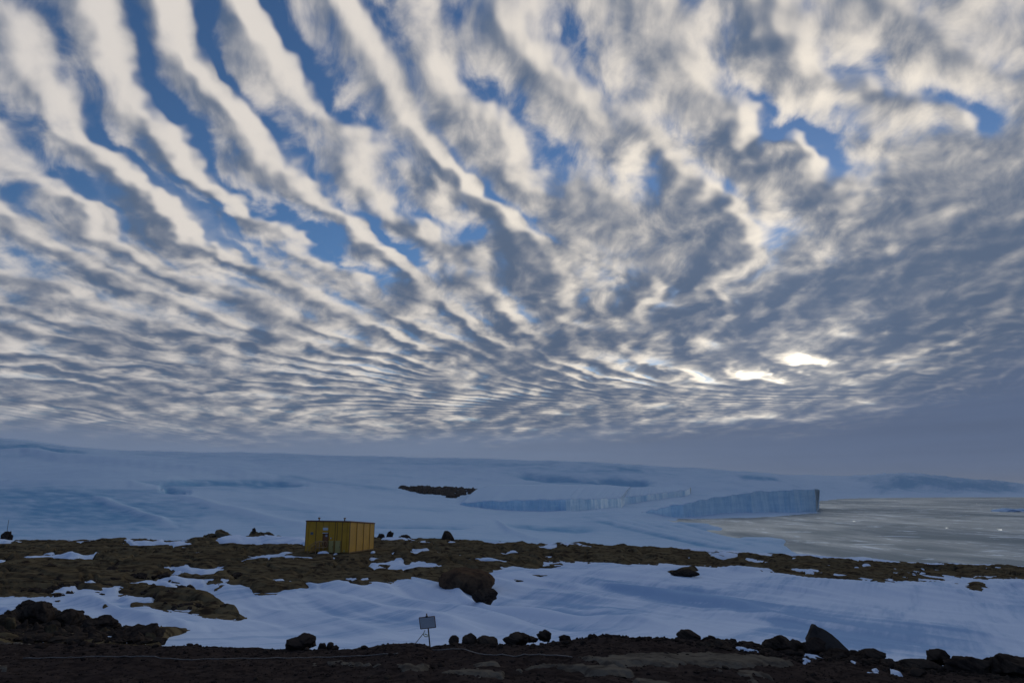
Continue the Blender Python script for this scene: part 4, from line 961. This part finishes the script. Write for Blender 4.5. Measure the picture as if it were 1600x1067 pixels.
for yy_ in (-1.25, -.2):
    for px_c in (500.5, 506, 512): boxes('post', [(fx(px_c) - .04, fx(px_c) + .04, yy_ - .04, yy_ + .04, 0, lz + .82)], M_WOOD, st)
    boxes('post', [(fx(500) - 1.42, fx(500) - 1.34, yy_ - .04, yy_ + .04, 0, .85)], M_WOOD, st)
    boxes('handrail', [(fx(500), fx(512.6), yy_ - .05, yy_ + .05, lz + .82, lz + .90)], M_WOOD, st)
    tube('handrail', [(fx(500) - 1.5, yy_, .80), (fx(500) + .05, yy_, lz + .84)], .05, M_WOOD, st, 6); tube('handrail', [(fx(500) - 1.5, yy_, .42), (fx(500) + .05, yy_, lz + .42)], .04, M_WOOD, st, 6)
    for k in range(3): tube('brace', [(fx(501) + k*.38, yy_, lz - .05), (fx(504) + k*.38, yy_, lz + .8)], .035, M_WOOD, st, 6)
# small drift beside the stairs and the mast on the boulder at the far left
def drift(px0, px1, yt, yb, Y, label, seed):
    X0 = float(world(px0, yb, Y)[0]); X1, _, zt = world(px1, yt, Y); zb = float(world(px0, yb, Y)[2]); V, F = rock_shape(seed, 4, 3, .85, .06)
    V = V*np.array([(float(X1) - X0)/2, 1.0, float(zt) - zb]); o = obj_np('snow_drift', V, F, M_SNOW, attrs={'ice': np.full(len(V), -.4)}); o.location = ((X0 + float(X1))/2, Y, zb); tag(o, label, 'snow drift')
drift(496, 514, 860.5, 864.6, 105.2, 'small white snow drift at the foot of the hut stairs', 71)
drift(579.5, 586, 860.5, 863, 108, 'tiny snow drift at the right corner of the hut', 72)
drift(522.5, 526, 864, 865.6, 105.4, 'speck of snow before the pale service doors', 73)
X_, Y_, Z_ = world(11, 829.5, 137.5)
m_ = thing('mast', 'thin dark mast standing on the boulder at the left frame edge', 'mast', (float(X_), 137.5, float(Z_) - .1))
tube('pole', [(0, 0, 0), (0, 0, 2.2)], .04, M_DARKM, m_); boxes('foot_plate', [(-.15, .15, -.15, .15, -.03, .02)], M_DARKM, m_)

# ============================================================ sign and cable
YS = 12.0; u_ = YS/1067/1.07
sx_, sy_, sz_ = world(671.5, 1006, YS)
sg_ = thing('notice_sign', 'small blank grey-white sign on a thin leaning dark post at the crest', 'sign', (float(sx_), YS, float(sz_)))
def sp(px, py, dy=0): x, y, z = world(px, py, YS); return (float(x - sx_), dy, float(z - sz_))
tube('post', [sp(672, 1011), sp(669.5, 985), sp(666.6, 958)], .011, M_DARKM, sg_)
M_SIGN = flat_mat('sign_sheet', (.46, .50, .54), .45, var=.05, scale_=20); M_SIGNF = flat_mat('rusty_sign_frame', (.10, .045, .03), .7)
cr = [(655.2, 964.3), (679.2, 962.0), (681.0, 979.2), (657.4, 981.7)]
def plate(name, pts, y0, y1, mat, parent):
    V = [sp(a, c, y0) for a, c in pts] + [sp(a, c, y1) for a, c in pts]
    me = bpy.data.meshes.new(name); me.from_pydata(V, [], [(0, 3, 2, 1), (4, 5, 6, 7)] + [(i, (i + 1) % 4, 4 + (i + 1) % 4, 4 + i) for i in range(4)]); me.update(); me.materials.append(mat)
    o = bpy.data.objects.new(name, me); fcol(o); o.parent = parent; return o
plate('sign_panel', cr, -.022, -.014, M_SIGN, sg_)
fm = [tube('frame', [sp(*cr[i], -.018), sp(*cr[(i + 1) % 4], -.018)], .0075, M_SIGNF, sg_, 6) for i in range(4)]
boxes('clamp', [(-.02, .02, -.03, .012, -.015, .015)], M_DARKM, sg_, loc=sp(666.9, 962.5))
M_CORD = flat_mat('pale_cable_sheath', (.12, .125, .13), .6, var=.2, scale_=3); M_TAPE = flat_mat('yellow_green_tape', (.30, .36, .20), .5)
gsm = lambda x, y: gravel_z(x, y, True)
def on_ground(pts, r, dens=8):
    o_ = []
    for (a, c), (a2, c2) in zip(pts[:-1], pts[1:]):
        k = max(1, int(math.hypot(a2 - a, c2 - c)/dens))
        for i in range(k): t_ = i/k; o_.append((a + (a2 - a)*t_, c + (c2 - c)*t_ + .5*math.sin(a*.11 + i*1.3)))
    o_.append(pts[-1]); R_ = []
    for a, c in o_:
        x, y, z = hit(a, c, lambda x, y: gravel_z(x, y, False), 6, 12.2, 400); zz = float(gravel_z(np.array(x), np.array(y))); R_.append((x, y, max(zz, z - .012) + r + .006))
    return R_
left = on_ground([(36, 1028), (110, 1026.5), (175, 1025), (205, 1026), (250, 1028.5), (300, 1030), (350, 1028.5), (400, 1028), (475, 1027), (550, 1025), (600, 1022.5), (618, 1021)], .006)
air = [world(631, 1017, 11.5), world(641, 1011.5, 11.7), world(650, 1003.5, 11.85), world(656, 996, 11.92), world(662, 988.5, 11.98), world(664, 984, 12.0)]
air = [tuple(float(v) for v in p) for p in air]
o = tube('cable', left + air, .0062, M_CORD, n=6); tag(o, 'thin pale cable running over the gravel from the left and up to the sign', 'cable')
right = on_ground([(676, 1015.5), (700, 1014), (725, 1014), (741, 1019), (766, 1023), (803, 1025), (835, 1023.5), (869, 1022.5), (894, 1026)], .006)
o = tube('cable', right, .0062, M_CORD, n=6); tag(o, 'thin pale cable lying on the gravel to the right of the sign', 'cable')
lp = [(662.3, 988.5), (661.5, 991), (664, 994), (668, 994), (669.5, 992), (667, 991), (663.5, 990)]
o = tube('marker_tape', [tuple(float(v) for v in world(a, c, 11.97)) for a, c in lp], .0075, M_TAPE, n=6); tag(o, 'short yellow-green tape loop tied round the sign post and cable', 'tape')

# ============================================================ air: an even, pale haze round the whole scene
hm = bpy.data.materials.new('air_haze'); hm.use_nodes = True; ht = hm.node_tree; ht.nodes.clear()
hv = ht.nodes.new('ShaderNodeVolumePrincipled'); ho = ht.nodes.new('ShaderNodeOutputMaterial'); ht.links.new(hv.outputs[0], ho.inputs['Volume'])
hv.inputs['Color'].default_value = (.80, .88, 1.0, 1); hv.inputs['Density'].default_value = 2.0e-5; hv.inputs['Anisotropy'].default_value = .2
hz = boxes('haze', [(-46000, 46000, -1500, 47000, -8, 480)], hm, bev=0); tag(hz, 'faint pale blue air between the camera and the far ice slopes', kind='stuff')
